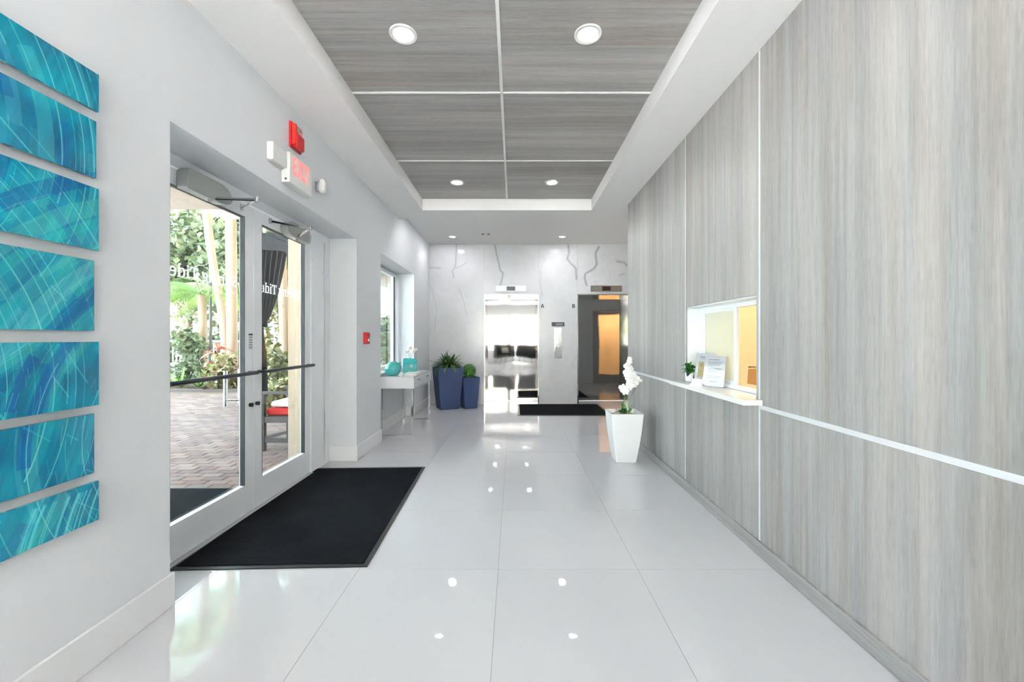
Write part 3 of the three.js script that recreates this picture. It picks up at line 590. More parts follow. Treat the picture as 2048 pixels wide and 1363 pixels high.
{ // blue planter with a spiky palm
  const o = thing('potted_palm', 'tall navy tapered planter with a dark spiky dwarf palm', 'potted plant', [-1.235, 0, -7.56], 0.42);
  part('pot', pot([[0, 0.168], [0.006, 0.174], [0.25, 0.198], [0.5, 0.220], [0.76, 0.240], [0.764, 0.242]], 0.008, 0.05, 0.016), navy, o);
  part('soil', box(-0.222, 0.222, 0.70, 0.715, -0.222, 0.222), M.soil, o);
  const gl = [leafMat(0x2f5a2a), leafMat(0x274d28), leafMat(0x45742f), leafMat(0x6f8f3d)];
  for (let k = 0; k < 130; k++) {
    const el = rr(0.15, 1.4), b = part('leaf', blade(rr(0.3, 0.46), rr(0.03, 0.048), el, rr(0.2, 0.75), 7), gl[k % 7 === 0 ? 3 : k % 3], o);
    b.position.set(rr(-0.07, 0.07), 0.74 + rr(0, 0.07), rr(-0.05, 0.05)); b.rotation.y = k * 2.39996 + rr(-0.2, 0.2);
  }
}
{ // small blue planter with a leaf ball
  const o = thing('potted_topiary', 'shorter navy tapered planter topped by a round green topiary ball', 'potted plant', [-0.845, 0, -7.62], 0.44);
  part('pot', pot([[0, 0.118], [0.006, 0.122], [0.2, 0.137], [0.4, 0.150], [0.572, 0.161], [0.576, 0.163]], 0.008, 0.04, 0.014), navy, o);
  part('soil', box(-0.147, 0.147, 0.52, 0.535, -0.147, 0.147), M.soil, o);
  part('ball_core', new THREE.IcosahedronGeometry(0.115, 3).translate(0, 0.69, 0), std(new THREE.Color(0.075, 0.215, 0.045), 0.6), o);
  const leaves = [], col = [];
  for (let k = 0; k < 900; k++) {
    const y = 1 - 2 * (k + 0.5) / 900, a = k * 2.39996, r = Math.sqrt(1 - y * y), n = V(r * Math.cos(a), y, r * Math.sin(a));
    const g = blade(0.036, 0.016, 0.7, 0.2, 2, 0.3); g.rotateY(rr(0, 6.28)); g.applyQuaternion(new THREE.Quaternion().setFromUnitVectors(V(0, 1, 0), n)); g.translate(n.x * 0.112, 0.69 + n.y * 0.112, n.z * 0.112);
    const c = rr(0.7, 1.35), cc = new Float32Array(g.attributes.position.count * 3); for (let i = 0; i < cc.length; i += 3) { cc[i] = 0.075 * c; cc[i + 1] = 0.215 * c; cc[i + 2] = 0.045 * c; } g.setAttribute('color', new THREE.BufferAttribute(cc, 3)); leaves.push(g);
  }
  tag(part('leaf_cover', join(leaves), phys({ vertexColors: true, roughness: 0.6, side: THREE.DoubleSide }), o), null, null, null, 'stuff');
}

// ---------- service counter and window ----------
{
  const c = new THREE.Shape([[1.356, 2.412], [1.716, 2.412], [1.716, 3.56], [1.42, 3.56], [1.356, 3.50]].map((p) => new THREE.Vector2(...p)));
  const s = new THREE.Shape([[1.362, 2.412], [1.478, 2.412], [1.478, 2.474], [1.90, 2.474], [1.90, 3.476], [1.478, 3.476], [1.478, 3.62], [1.362, 3.55]].map((p) => new THREE.Vector2(...p)));
  const g = new THREE.ExtrudeGeometry(s, { depth: 0.028, bevelEnabled: true, bevelSize: 0.002, bevelThickness: 0.002, bevelSegments: 1 }); g.rotateX(-Math.PI / 2); g.translate(0, 0.902, 0);
  tag(part('service_counter', metric(g), std(0xf0efe9, 0.12)), 'white stone service counter jutting from the panelled wall', 'counter');
  const w = structure('window_2', 'aluminium framed sliding glass service window in the panelled wall', 'window');
  part('reveal_lining', join([dbox(1.487, 1.585, 0.934, 1.56, 3.468, 3.479), dbox(1.487, 1.72, 1.553, 1.564, 2.472, 3.479)]), M.trimPaint, w);
  part('window_frame', wallX(1.585, 1.65, [2.472, 3.479, 0.934, 1.553], [[2.5, 3.44, 0.955, 1.522]]), M.aluminium, w);
  part('sliding_sash', wallX(1.605, 1.625, [2.93, 3.44, 0.956, 1.522], [[2.965, 3.415, 0.985, 1.505]]), M.aluminium, w);
  part('sliding_pane', dbox(1.612, 1.618, 0.985, 1.505, 2.965, 3.415), phys({ color: 0xeef2e6, roughness: 0.5, transmission: 0.55, thickness: 0 }), w, 'frosted pale glass pane');
}
{ // what stands on the counter
  const p = thing('counter_plant', 'tiny green plant in a black and white patterned pot on the counter', 'potted plant', [1.470, 0.932, -3.40]);
  const pat = texture(128, 128, (u, v) => (noise(u, v, 7, 5, 81) > 0.55 ? [40, 42, 46] : [226, 228, 230]));
  part('pot', new THREE.LatheGeometry([[0, 0], [0.026, 0], [0.034, 0.02], [0.036, 0.05], [0.03, 0.078], [0.026, 0.078], [0.03, 0.05], [0, 0.045]].map((q) => new THREE.Vector2(...q)), 28), std(0xffffff, 0.3, 0, { map: pat }), p);
  part('soil', new THREE.CylinderGeometry(0.027, 0.03, 0.01, 20).translate(0, 0.064, 0), M.soil, p);
  const gl = [leafMat(0x3f8a3f), leafMat(0x2f7534)];
  for (let k = 0; k < 64; k++) { const b = part('leaf', blade(rr(0.055, 0.09), rr(0.03, 0.045), rr(0.3, 1.4), rr(0.2, 0.6), 4), gl[k % 2], p); b.position.set(rr(-0.012, 0.012), rr(0.07, 0.125), rr(-0.012, 0.012)); b.rotation.y = k * 2.4; }
  const paper = (lines, pic) => { const W = 256, H = 360, cv = document.createElement('canvas'); cv.width = W; cv.height = H; const c = cv.getContext('2d'); c.fillStyle = '#f3f4f6'; c.fillRect(0, 0, W, H);
    if (pic) { c.fillStyle = '#ead79a'; c.fillRect(38, 100, 170, 190); for (let k = 0; k < 26; k++) { c.fillStyle = ['#dcc27a', '#f0e2b4', '#cfae66', '#e6cf90'][k % 4]; c.beginPath(); c.arc(rr(60, 190), rr(130, 270), rr(8, 26), 0, 7); c.fill(); } }
    c.fillStyle = '#8f96a6'; for (const [y, x0, x1, h] of lines) c.fillRect(x0, y, x1 - x0, h);
    const t = new THREE.CanvasTexture(cv); t.colorSpace = THREE.SRGBColorSpace; return t; };
  const holder = (label, map, x, d, turn, h, w) => {
    const o = thing('sign_holder', label, 'sign holder', [x, 0.9322, -d], turn);
    const acrylic = phys({ color: 0xffffff, roughness: 0.02, transmission: 1, thickness: 0 });
    const lean = 0.2, pane = (g, m, n, z) => { const q = part(n, g, m, o); q.rotation.x = -lean; q.position.set(0, 0.006, z); };
    pane(new THREE.BoxGeometry(w, h, 0.0012).translate(0, h / 2, 0), std(0xc4c6c9, 0.6, 0, { map }), 'paper', 0);
    pane(new THREE.BoxGeometry(w + 0.008, h + 0.006, 0.0015).translate(0, h / 2, 0.002), acrylic, 'acrylic_front', 0.0);
    part('acrylic_foot', new THREE.BoxGeometry(w + 0.008, 0.0025, 0.075).translate(0, 0.002, -0.02), phys({ color: 0xf5f8fa, roughness: 0.05, transmission: 0.6, thickness: 0 }), o);
    return o;
  };
  holder('clear sign holder with a yellow pictured notice beside the counter plant', paper([[40, 50, 200, 10], [60, 70, 180, 8], [310, 60, 190, 6]], true), 1.515, 3.26, -0.95, 0.245, 0.15);
  holder('clear leaning sign holder with a printed white page on the counter', paper([[40, 40, 180, 8], [70, 40, 215, 7], [88, 40, 200, 7], [106, 40, 190, 7], [150, 40, 215, 7], [168, 40, 205, 7], [186, 40, 160, 7], [240, 40, 210, 7], [258, 40, 190, 7], [300, 90, 170, 12]], false), 1.505, 3.075, -0.95, 0.23, 0.16);
  const cards = thing('card_stack', 'small white cards standing at the foot of the sign holders', 'cards', [1.43, 0.932, -3.17], -0.9);
  part('card', new THREE.BoxGeometry(0.085, 0.05, 0.01).rotateX(-0.5).translate(0, 0.026, 0), M.whitePlastic, cards);
  part('card_tray', new THREE.BoxGeometry(0.1, 0.012, 0.045).translate(0, 0.006, 0), M.whitePlastic, cards);
  // inside the office
  tag(part('office_desk', dbox(1.905, 2.75, 0.83, 0.865, 1.5, 4.3, 0.004), std(0xdccdb0, 0.35)), 'tan office desk inside the service window', 'desk');
  const sh = thing('paper_sheet', 'cream sheet leaning inside the service window beside the box', 'paper', [1.795, 0.9322, -3.235], -0.75);
  part('sheet', new THREE.BoxGeometry(0.11, 0.17, 0.003).translate(0, 0.087, 0).rotateX(-0.25), std(0xf0e2c4, 0.8), sh);
  const b = thing('storage_box', 'tan open box with papers on top inside the office', 'box', [2.20, 0.866, -3.72], -0.25);
  part('box_body', join([box(-0.17, 0.17, 0, 0.01, -0.12, 0.12), box(-0.17, 0.17, 0, 0.16, 0.11, 0.12), box(-0.17, 0.17, 0, 0.16, -0.12, -0.11), box(-0.17, -0.16, 0, 0.16, -0.11, 0.11), box(0.16, 0.17, 0, 0.16, -0.11, 0.11)]), std(0xc2a06c, 0.75), b);
  for (let k = 0; k < 6; k++) { const q = part('paper', new THREE.BoxGeometry(0.27, 0.012, 0.18), std(0xf3e8cc, 0.8), b); q.position.set(rr(-0.02, 0.02), 0.125 + k * 0.011, rr(-0.01, 0.01)); q.rotation.set(rr(-0.06, 0.06), rr(-0.15, 0.15), rr(-0.06, 0.06)); }
}

// ---------- lounge chairs behind the camera ----------
{
  const fab = std(0x565b62, 0.85), o = thing('tub_chair', 'grey upholstered tub chair on slim pale legs in the lounge', 'chair', [-0.45, 0, 1.5], Math.PI + 0.5);
  const sh = new THREE.Shape(); sh.absarc(0, 0, 0.36, -0.35, Math.PI + 0.35, false); sh.absarc(0, 0, 0.26, Math.PI + 0.35, -0.35, true);
  const g = new THREE.ExtrudeGeometry(sh, { depth: 0.42, bevelEnabled: true, bevelSize: 0.02, bevelThickness: 0.02, bevelSegments: 3, curveSegments: 24 }); g.rotateX(-Math.PI / 2); g.translate(0, 0.32, 0);
  part('backrest', g, fab, o);
  o.scale.setScalar(1.32);
  part('seat', new THREE.CylinderGeometry(0.27, 0.26, 0.12, 32).translate(0, 0.36, 0), fab, o);
  part('cushion', new RoundedBoxGeometry(0.34, 0.2, 0.12, 3, 0.05).translate(0, 0.54, -0.14), std(0xe9e8e4, 0.85), o);
  for (const [x, z] of [[-0.2, -0.2], [0.2, -0.2], [-0.2, 0.2], [0.2, 0.2]]) part('leg', rod(V(x, 0.33, z), V(x * 1.25, 0, z * 1.25), 0.014), std(0xb8a183, 0.5), o);
  copy(o, [0.62, 0, 1.6], Math.PI - 0.35, 'second grey tub chair beside the first in the lounge');
}

// ---------- outside: ground, brick patio, canopy ----------
tag(part('ground', box(-70, 40, -0.5, -0.075, -70, 40), std(0xe4e4e4, 0.9)), 'pale concrete ground around the building', 'ground', null, 'structure');
{
  const P = structure('patio', 'pinkish grey brick paver patio outside the glass doors', 'patio');
  part('sand_bed', dbox(-9.5, -2.03, -0.07, -0.018, -3, 9.9), std(0xb5a9a2, 0.95), P);
  const geos = [0, 1, 2].map(() => new RoundedBoxGeometry(0.196, 0.05, 0.096, 1, 0.007));
  const cols = [0x806b66, 0x765f5a, 0x8a7670, 0x6f5d5c, 0x836d64, 0x786664].map((c) => std(c, 0.85));
  const near = [], rest = [];
  for (let r = 0; r < 125; r++) for (let k = 0; k < 38; k++) {
    const d = -2.6 + r * 0.1, x = -2.20 - k * 0.2 - (r % 2) * 0.1, q = -x / d;
    if (x < -9.3) continue;
    const seen = d > 2.4 && q > 0.50 && q < 0.90 && !(x > -2.98 && d < 3.5);
    (seen ? near : rest).push([x, d]);
  }
  near.sort((a, b) => a[1] - b[1]);
  near.splice(300).forEach((q) => rest.push(q));
  near.forEach(([x, d], i) => { const b = part('brick', geos[i % 3], cols[(rnd() * 6) | 0], P); b.position.set(x + rr(-0.002, 0.002), -0.035 + rr(-0.0025, 0.001), -d); b.rotation.y = rr(-0.012, 0.012); });
  const im = new THREE.InstancedMesh(geos[0], std(0xffffff, 0.85), rest.length), m = new THREE.Matrix4(), c = new THREE.Color();
  rest.forEach(([x, d], i) => { m.makeRotationY(rr(-0.012, 0.012)); m.setPosition(x, -0.035 + rr(-0.0025, 0.001), -d); im.setMatrixAt(i, m); im.setColorAt(i, c.copy(cols[(rnd() * 6) | 0].color)); });
  im.name = 'paving'; im.castShadow = im.receiveShadow = true; tag(im, null, null, null, 'stuff'); P.add(im);
}
{
  const c = structure('canopy', 'flat beige canopy roof over the patio at the doors', 'canopy');
  part('soffit', dbox(-4.7, -2.272, 2.9, 3.0, -1.5, 5.05), std(0x9c8e83, 0.85), c);
  part('fascia', dbox(-4.7, -2.272, 2.94, 3.35, 4.95, 5.06), M.beige, c);
  part('column', dbox(-4.65, -4.35, -0.06, 2.9, -1.2, -0.85), M.beige, c);
  tag(part('eave', dbox(-3.6, -2.272, 2.72, 2.86, 6.9, 13), std(0xb9b4ac, 0.85)), 'grey eave along the outer wall above the window', 'eave', null, 'structure');
  tag(part('eave', box(-4.3, 1.9, 2.72, 2.86, 4.21, 7.2), M.exteriorWhite), 'white eave over the lounge windows', 'eave', null, 'structure');
  tag(part('upper_storeys', box(-2.27, 16, 3.61, 26, -15, 4.2), M.beige), 'beige upper storeys of the building above the lobby', 'building', null, 'structure');
  tag(part('roof_slab', box(-4.3, 16, 3.4, 3.6, -15, 4.3), M.beige), 'flat concrete slab over the ground floor', 'roof', null, 'structure');
}

// black drape hung from a dark cabana valance
{
  const dark = std(0x25272d, 0.8, 0, { side: THREE.DoubleSide }), o = thing('cabana_drape', 'dark grey outdoor drape tied back under a black fabric valance', 'curtain', [0, 0, 0]);
  // gathered drape: cross-section of folds swept down while it narrows towards the tie and falls straight below it
  const pos = [], idx = [], NU = 60, NV = 40, D0 = 5.35;
  const edge = (y) => { const k = y > 1.48 ? (y - 1.48) / 1.1 : 0; return [-3.40 + 0.0 * k, y > 1.48 ? -3.335 + 0.33 * Math.pow(k, 0.55) : -3.335 + 0.05 * Math.min(1, (1.48 - y) * 2)]; };
  for (let j = 0; j <= NV; j++) { const y = 2.58 - 2.05 * j / NV, [x0, x1] = edge(y), amp = 0.018 + 0.03 * (x1 - x0); for (let i = 0; i <= NU; i++) { const u = i / NU; pos.push(x0 - 0.05 * (1 - u) * (y > 1.48 ? (y - 1.48) : 0.1) + (x1 - x0) * u, y, -D0 - amp * Math.sin(u * 38 + 0.6 * Math.sin(j * 0.2)) - 0.05 * u); } }
  for (let j = 0; j < NV; j++) for (let i = 0; i < NU; i++) { const a = j * (NU + 1) + i; idx.push(a, a + NU + 1, a + 1, a + 1, a + NU + 1, a + NU + 2); }
  const g = new THREE.BufferGeometry(); g.setAttribute('position', new THREE.Float32BufferAttribute(pos, 3)); g.setIndex(idx); g.computeVertexNormals(); g.setAttribute('uv', new THREE.Float32BufferAttribute(new Float32Array(pos.length / 3 * 2), 2));
  part('drape', g, dark, o);
  const tie = part('tie_band', new THREE.TorusGeometry(0.07, 0.025, 10, 24).scale(1, 1, 1.5).rotateX(Math.PI / 2), M.black, o); tie.position.set(-3.37, 1.48, -5.38);
  const vs = new THREE.Shape([[-3.50, 2.60], [-3.42, 2.66], [-3.05, 2.70], [-2.55, 2.60], [-2.55, 2.24], [-2.9, 2.28], [-3.0, 2.44], [-3.3, 2.46], [-3.50, 2.40]].map((p) => new THREE.Vector2(...p)));
  const vg = new THREE.ExtrudeGeometry(vs, { depth: 0.03, bevelEnabled: false }); vg.translate(0, 0, -5.34);
  part('valance', metric(vg), dark, o);
  part('post', dbox(-3.5, -3.42, -0.01, 2.62, 5.40, 5.48, 0.005), M.black, o);
  part('rail', dbox(-3.5, -2.5, 2.56, 2.62, 5.40, 5.46, 0.004), M.black, o);
}
// wooden patio chair with a red cushion
{
  const wd = std(0x4a4341, 0.6), o = thing('patio_chair', 'dark wooden patio armchair with a red cushion beside the drape', 'chair', [-2.62, -0.01, -5.0]);
  for (const [x, z, h] of [[-0.3, 0.28, 0.66], [0.3, 0.28, 0.66], [-0.3, -0.28, 0.66], [0.3, -0.28, 0.66]]) part('leg', box(x - 0.028, x + 0.028, 0, h, z - 0.028, z + 0.028, 0.004), wd, o);
  for (const z of [-0.28, 0.28]) { part('armrest', box(-0.36, 0.36, 0.66, 0.69, z - 0.04, z + 0.04, 0.006), wd, o); part('seat_rail', box(-0.272, 0.272, 0.33, 0.40, z - 0.018, z + 0.018, 0.003), wd, o); part('stretcher', box(-0.272, 0.272, 0.10, 0.15, z - 0.016, z + 0.016, 0.003), wd, o); part('brace', bar(V(-0.27, 0.15, z), V(0.27, 0.30, z), 0.035, 0.025), wd, o); }
  part('seat_slat', box(-0.3, 0.3, 0.39, 0.405, -0.26, 0.26, 0.003), wd, o);
  part('seat_cushion', new RoundedBoxGeometry(0.56, 0.085, 0.52, 3, 0.03).translate(0, 0.45, 0), std(0xc8322c, 0.85), o);
  part('pale_cushion', new RoundedBoxGeometry(0.52, 0.07, 0.48, 3, 0.03).translate(0.02, 0.535, 0), std(0xe9e4e0, 0.85), o);
  for (const x of [0.3]) part('back_rail', box(x - 0.02, x + 0.02, 0.69, 0.92, -0.28, 0.28, 0.004), wd, o);
}

// ---------- garden ----------
{
  const b = structure('planting_bed', 'brown mulched planting bed at the patio edge', 'garden bed');
  part('mulch', dbox(-13, -4.2, -0.07, 0.05, 9.95, 11.4, 0.03), std(0x5d4a3d, 0.95, 0, { bumpMap: scaled(plaster, 0.3, 0.3), bumpScale: 0.03 }), b);
  part('kerb', dbox(-13, -4.2, -0.07, 0.06, 9.90, 9.98, 0.01), std(0x6b625c, 0.9), b);
}
// leaves in a crown: many small bent quads of differing green about clumps
function crownGeo(n, [rx, ry, rz], size, cols, clumps, spread = 0.45) {
  const pos = [], col = [], idx = [], cs = [];
  for (let k = 0; k < clumps; k++) { const p = V(rr(-1, 1), rr(-1, 1), rr(-1, 1)); if (p.length() > 1) { k--; continue; } cs.push(p); }
  const q = new THREE.Quaternion(), e = new THREE.Euler(), v = V();
  for (let k = 0; k < n; k++) {
    const c = cs[k % clumps]; const o = V(rr(-1, 1), rr(-1, 1), rr(-1, 1)); if (o.length() > 1) o.normalize(); o.multiplyScalar(spread).add(c);
    q.setFromEuler(e.set(rr(-1.2, 1.2), rr(0, 6.28), rr(-1, 1)));
    const s = size * rr(0.6, 1.3), w = s * 0.42, a = pos.length / 3, tone = rr(0.7, 1.3), cc = cols[(rnd() * cols.length) | 0];
    for (const [x, y, z] of [[0, 0, 0], [s * 0.5, 0.06 * s, w], [s, -0.1 * s, 0], [s * 0.5, 0.06 * s, -w]]) { v.set(x, y, z).applyQuaternion(q); pos.push(o.x * rx + v.x, o.y * ry + v.y, o.z * rz + v.z); col.push(cc[0] * tone, cc[1] * tone, cc[2] * tone); }
    idx.push(a, a + 1, a + 3, a + 1, a + 2, a + 3);
  }
  const g = new THREE.BufferGeometry(); g.setAttribute('position', new THREE.Float32BufferAttribute(pos, 3)); g.setAttribute('color', new THREE.Float32BufferAttribute(col, 3)); g.setIndex(idx); g.computeVertexNormals();
  return g;
}
const leafy = phys({ vertexColors: true, roughness: 0.6, side: THREE.DoubleSide, transmission: 0.35, thickness: 0 });
const GREENS = [[0.13, 0.17, 0.075], [0.17, 0.205, 0.095], [0.10, 0.14, 0.06], [0.21, 0.235, 0.13]];
const YELLOWS = [[0.22, 0.21, 0.06], [0.18, 0.19, 0.06], [0.25, 0.235, 0.10], [0.13, 0.15, 0.05]];
function foliage(name, parent, n, r, size, cols, clumps, at, spread) { const m = part(name, crownGeo(n, r, size, cols, clumps, spread), leafy, parent); m.position.set(...at); return tag(m, null, null, null, 'stuff'); }
const bark = std(0x8a7664, 0.9), paleBark = std(0xa18a77, 0.85);
function tree(label, x, d, h, r, n, cols, size = 0.28, clumps = 26) {
  const o = thing('leafy_tree', label, 'tree', [x, -0.08, -d]);
  part('trunk', new THREE.CylinderGeometry(0.09, 0.16, h, 12).translate(0, h / 2, 0), bark, o);
  for (let k = 0; k < 4; k++) part('branch', tube([V(0, h * 0.75, 0), V(Math.cos(k * 1.6) * r[0] * 0.3, h * 0.95, Math.sin(k * 1.6) * r[2] * 0.3), V(Math.cos(k * 1.6) * r[0] * 0.6, h + r[1] * 0.4, Math.sin(k * 1.6) * r[2] * 0.6)], 0.04, 10, 6), bark, o);
  foliage('crown', o, n, r, size, cols, clumps, [0, h + r[1] * 0.45, 0]);
  return o;
}
tree('tall loose green tree behind the white railing', -13.6, 17.0, 3.1, [2.6, 2.4, 2.4], 5200, GREENS);
tree('green tree rising between the leaning trunk and the canopy', -10.9, 16.6, 3.6, [1.7, 2.0, 1.8], 3200, GREENS);
tree('tree with yellow green leaves behind the drape', -9.5, 17.5, 3.2, [1.9, 2.0, 1.8], 3000, YELLOWS);
tree('small green tree across from the niche window', -6.6, 19.0, 1.0, [1.3, 1.0, 1.3], 2200, GREENS, 0.22);
tree('broad green tree outside the lounge windows', -5.4, -11.5, 2.2, [2.2, 1.9, 2.0], 4000, GREENS);
tree('slender green tree outside the lounge windows', 3.4, -12.5, 2.4, [1.6, 1.8, 1.6], 2600, GREENS);

function frondGeo(len, droop, n = 26) {
  const list = [], at = (t) => V(len * t, len * (0.55 * t - droop * t * t), 0);
  list.push(tube([at(0), at(0.33), at(0.66), at(1)], 0.012, 12, 5));
  for (let k = 1; k <= n; k++) for (const s of [-1, 1]) { const t = 0.12 + 0.88 * k / n, l = 0.52 * len * Math.sin(Math.PI * (0.12 + 0.82 * t)) * 0.62, g = blade(l, 0.035, -0.15, 0.35, 3, 0.2); g.rotateY(-s * 0.95); const p = at(t); g.translate(p.x, p.y, p.z); list.push(g); }
  return join(list);
}
function palm(label, path, nf, len, trunkR, mat) {
  const base = path[0], o = thing('palm_tree', label, 'palm tree', base), rel = path.map((p) => V(p[0] - base[0], p[1] - base[1], p[2] - base[2])), top = rel[rel.length - 1];
  part('trunk', tube(rel, trunkR, 30, 12), mat, o);
  const fm = [phys({ color: 0x7fa04a, roughness: 0.5, side: THREE.DoubleSide, transmission: 0.3, thickness: 0 }), phys({ color: 0x9db65c, roughness: 0.5, side: THREE.DoubleSide, transmission: 0.3, thickness: 0 })], g = [frondGeo(len, 0.55), frondGeo(len * 0.92, 0.85)];
  for (let k = 0; k < nf; k++) { const f = part('frond', g[k % 2], fm[k % 2], o); f.position.copy(top); f.rotation.set(0, k * 2.4, rr(-0.25, 0.45)); f.rotation.order = 'YXZ'; }
  return o;
}
const at = (px, py, d) => [(px - 1028) * d / 812, 1.3 - (py - 676) * d / 812, -d];
palm('palm with spreading green fronds in the garden bed', [at(409, 770, 12), at(407, 690, 12), at(404, 590, 12)], 17, 1.75, 0.11, paleBark);
palm('palm with a pale leaning trunk before the garden trees', [at(457, 790, 11.2), at(446, 640, 11.2), at(425, 520, 11.2), at(411, 400, 11.2), at(404, 250, 11.2)], 12, 1.8, 0.10, paleBark);
palm('palm with a straight pale trunk beside the door stile', [at(466, 800, 11.0), at(463, 560, 11.0), at(460, 300, 11.0)], 10, 1.6, 0.13, paleBark);
palm('palm with a pale trunk beyond the drape', [at(572, 790, 10.6), at(566, 600, 10.6), at(560, 400, 10.6)], 10, 1.7, 0.11, paleBark);
// shrubs and strappy plants in the bed
function strappy(label, x, d, n, len, cols, up0 = 0.5) {
  const o = thing('strappy_plant', label, 'plant', [x, 0.03, -d]);
  for (let k = 0; k < n; k++) { const b = part('leaf', blade(len * rr(0.7, 1.15), len * 0.09, rr(up0, 1.4), rr(0.15, 0.55), 6), cols[k % cols.length], o); b.rotation.y = k * 2.4; b.position.y = rr(0, 0.05); }
  return o;
}
const gm = [leafMat(0x6f9440), leafMat(0x8aa858), leafMat(0x587a3a)], rm = [leafMat(0xc0443c), leafMat(0xd98478), leafMat(0xe2b8a8), leafMat(0x8d8a4c)];
strappy('spiky green plant low in the garden bed, beside the railing', at(362, 775, 10.3)[0], 10.3, 18, 0.6, gm);
strappy('spiky green plant in the garden bed below the palm', at(398, 775, 10.2)[0], 10.2, 18, 0.55, gm);
strappy('small spiky green plant at the bed edge', at(345, 775, 10.6)[0], 10.6, 14, 0.5, gm);
{
  const o = thing('ti_plant', 'red and pink ti plant on a thin stem in the garden bed', 'plant', [at(436, 775, 10.4)[0], 0.03, -10.4]);
  part('stem', tube([V(0, 0, 0), V(0.03, 0.5, 0), V(-0.02, 0.95, 0)], 0.022, 12, 8), bark, o);
  for (let k = 0; k < 34; k++) { const b = part('leaf', blade(rr(0.3, 0.48), 0.085, rr(0.1, 1.3), rr(0.3, 0.8), 5), rm[(k < 18 ? k % 3 : k % 4)], o); b.rotation.y = k * 2.4; b.position.y = 0.55 + rr(0, 0.5); }
}
function shrub(label, x, d, r, n, cols, size) { const o = thing('leafy_shrub', label, 'shrub', [x, 0.0, -d]); part('stem', tube([V(0, -0.06, 0), V(0.02, r[1] * 0.6, 0), V(0, r[1], 0.02)], 0.02, 8, 6), bark, o); foliage('foliage', o, n, r, size, cols, 14, [0, r[1] * 1.0, 0], 0.4); return o; }
shrub('bronze green shrub beside the red ti plant', at(447, 775, 10.2)[0], 10.2, [0.42, 0.42, 0.35], 700, [[0.30, 0.22, 0.12], [0.25, 0.30, 0.1], [0.4, 0.3, 0.18]], 0.13);
shrub('yellow green shrub beside the hanging drape', at(548, 790, 8.4)[0], 8.4, [0.5, 0.62, 0.45], 1300, YELLOWS, 0.13);
shrub('low bronze shrub below the yellow green shrub', at(562, 790, 7.8)[0], 7.8, [0.32, 0.28, 0.3], 500, [[0.32, 0.22, 0.12], [0.3, 0.3, 0.1]], 0.11);
shrub('dark leafy shrub behind the planting bed', at(372, 775, 11.6)[0], 11.6, [0.55, 0.75, 0.4], 900, GREENS, 0.14);
shrub('flowering pale shrub below the palm', at(388, 775, 12.3)[0], 12.3, [0.6, 0.75, 0.4], 900, [[0.5, 0.5, 0.42], [0.2, 0.28, 0.12], [0.62, 0.6, 0.55]], 0.12);
shrub('green shrub seen through the niche window', -3.75, 12.0, [0.6, 0.65, 0.6], 1300, YELLOWS, 0.13);
shrub('dark shrub low outside the niche window', -3.05, 9.6, [0.4, 0.3, 0.5], 700, GREENS, 0.11);
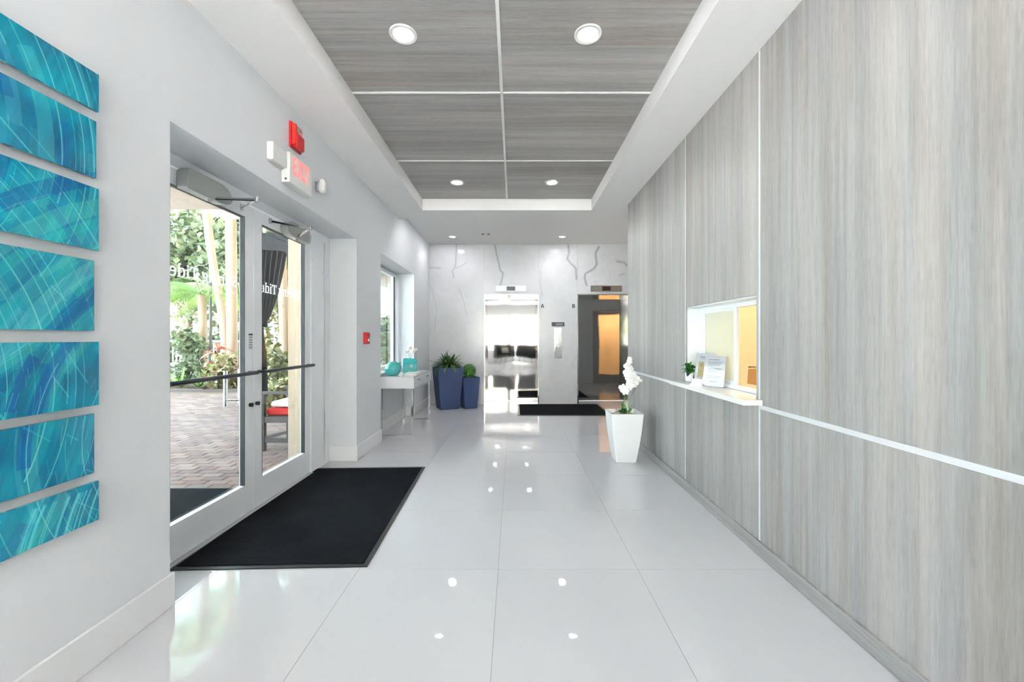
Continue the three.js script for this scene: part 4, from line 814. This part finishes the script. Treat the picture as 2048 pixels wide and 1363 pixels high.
// railing
{
  const f = thing('white_railing', 'white picket railing across the garden', 'railing', [0, 0, -14.2]);
  part('top_rail', box(-14.5, -8.4, 1.17, 1.23, -0.03, 0.03, 0.006), M.exteriorWhite, f);
  part('bottom_rail', box(-14.5, -8.4, 0.12, 0.17, -0.025, 0.025, 0.006), M.exteriorWhite, f);
  const g = box(-0.014, 0.014, 0.17, 1.17, -0.014, 0.014);
  for (let x = -14.4; x < -8.5; x += 0.13) part('picket', g, M.exteriorWhite, f).position.x = x;
  for (let x = -14.5; x < -8.3; x += 1.525) part('post', box(x - 0.05, x + 0.05, -0.08, 1.3, -0.05, 0.05, 0.006), M.exteriorWhite, f);
}
{
  const l = thing('lamp_post', 'slim dark lamp post standing in the garden', 'lamp post', [at(421, 760, 11.7)[0], -0.07, -11.7]);
  part('pole', new THREE.CylinderGeometry(0.03, 0.04, 4.9, 14).translate(0, 2.45, 0), std(0x4c4a49, 0.5), l);
  part('base', new THREE.CylinderGeometry(0.09, 0.1, 0.25, 16).translate(0, 0.125, 0), std(0x4c4a49, 0.5), l);
  part('lantern', new THREE.SphereGeometry(0.16, 20, 14).translate(0, 5.0, 0), M.exteriorWhite, l);
}
// hedge and buildings across the street
{
  const h = thing('clipped_hedge', 'green hedge across the street behind the railing', 'hedge', [-13.2, 0, -16.2]);
  foliage('foliage', h, 5200, [4.6, 0.75, 0.5], 0.2, GREENS, 60, [0, 0.75, 0], 0.28);
}
function building(label, [x0, x1], d, h, colour, roofColour, winRows, nx) {
  const b = thing('building', label, 'building', [0, 0, 0]);
  part('wall', dbox(x0, x1, -0.08, h, d, d + 6), std(colour, 0.85), b);
  const rs = new THREE.Shape([[x0 - 0.4, h], [x1 + 0.4, h], [x1 - 1.4, h + 1.3], [x0 + 1.4, h + 1.3]].map((p) => new THREE.Vector2(...p)));
  part('roof', metric(new THREE.ExtrudeGeometry(rs, { depth: 6.6, bevelEnabled: false }).translate(0, 0, -d - 6.3)), std(roofColour, 0.9), b);
  for (const y of winRows) for (let k = 0; k < nx; k++) {
    const x = x0 + (k + 0.5) * (x1 - x0) / nx, w = part('window', wallZ(d - 0.05, d, [x - 0.5, x + 0.5, y, y + 1.2], [[x - 0.43, x - 0.03, y + 0.07, y + 1.13], [x + 0.03, x + 0.43, y + 0.07, y + 1.13]]), M.exteriorWhite, b);
    part('pane', dbox(x - 0.43, x + 0.43, y + 0.07, y + 1.13, d - 0.02, d - 0.01), std(0x7d8790, 0.15), w);
  }
  part('cornice', dbox(x0 - 0.1, x1 + 0.1, h * 0.5 - 0.1, h * 0.5 + 0.1, d - 0.12, d, 0.02), std(colour, 0.85), b);
}
building('white two storey building seen through the niche window', [-11.5, -4.5], 23, 5.6, 0xefede8, 0xb89a8a, [0.9, 3.4], 5);
building('pinkish building behind the garden trees', [-24, -12.5], 22, 7.6, 0xe3bfae, 0xc49a88, [0.9, 3.4, 5.8], 6);
building('white building across from the lounge windows', [-9, 9], -24, 6.2, 0xefede8, 0xb89a8a, [0.9, 3.6], 7);

for (const o of scene.children) o.traverse((m) => { delete m.userData.names; });
renderer.render(scene, camera);
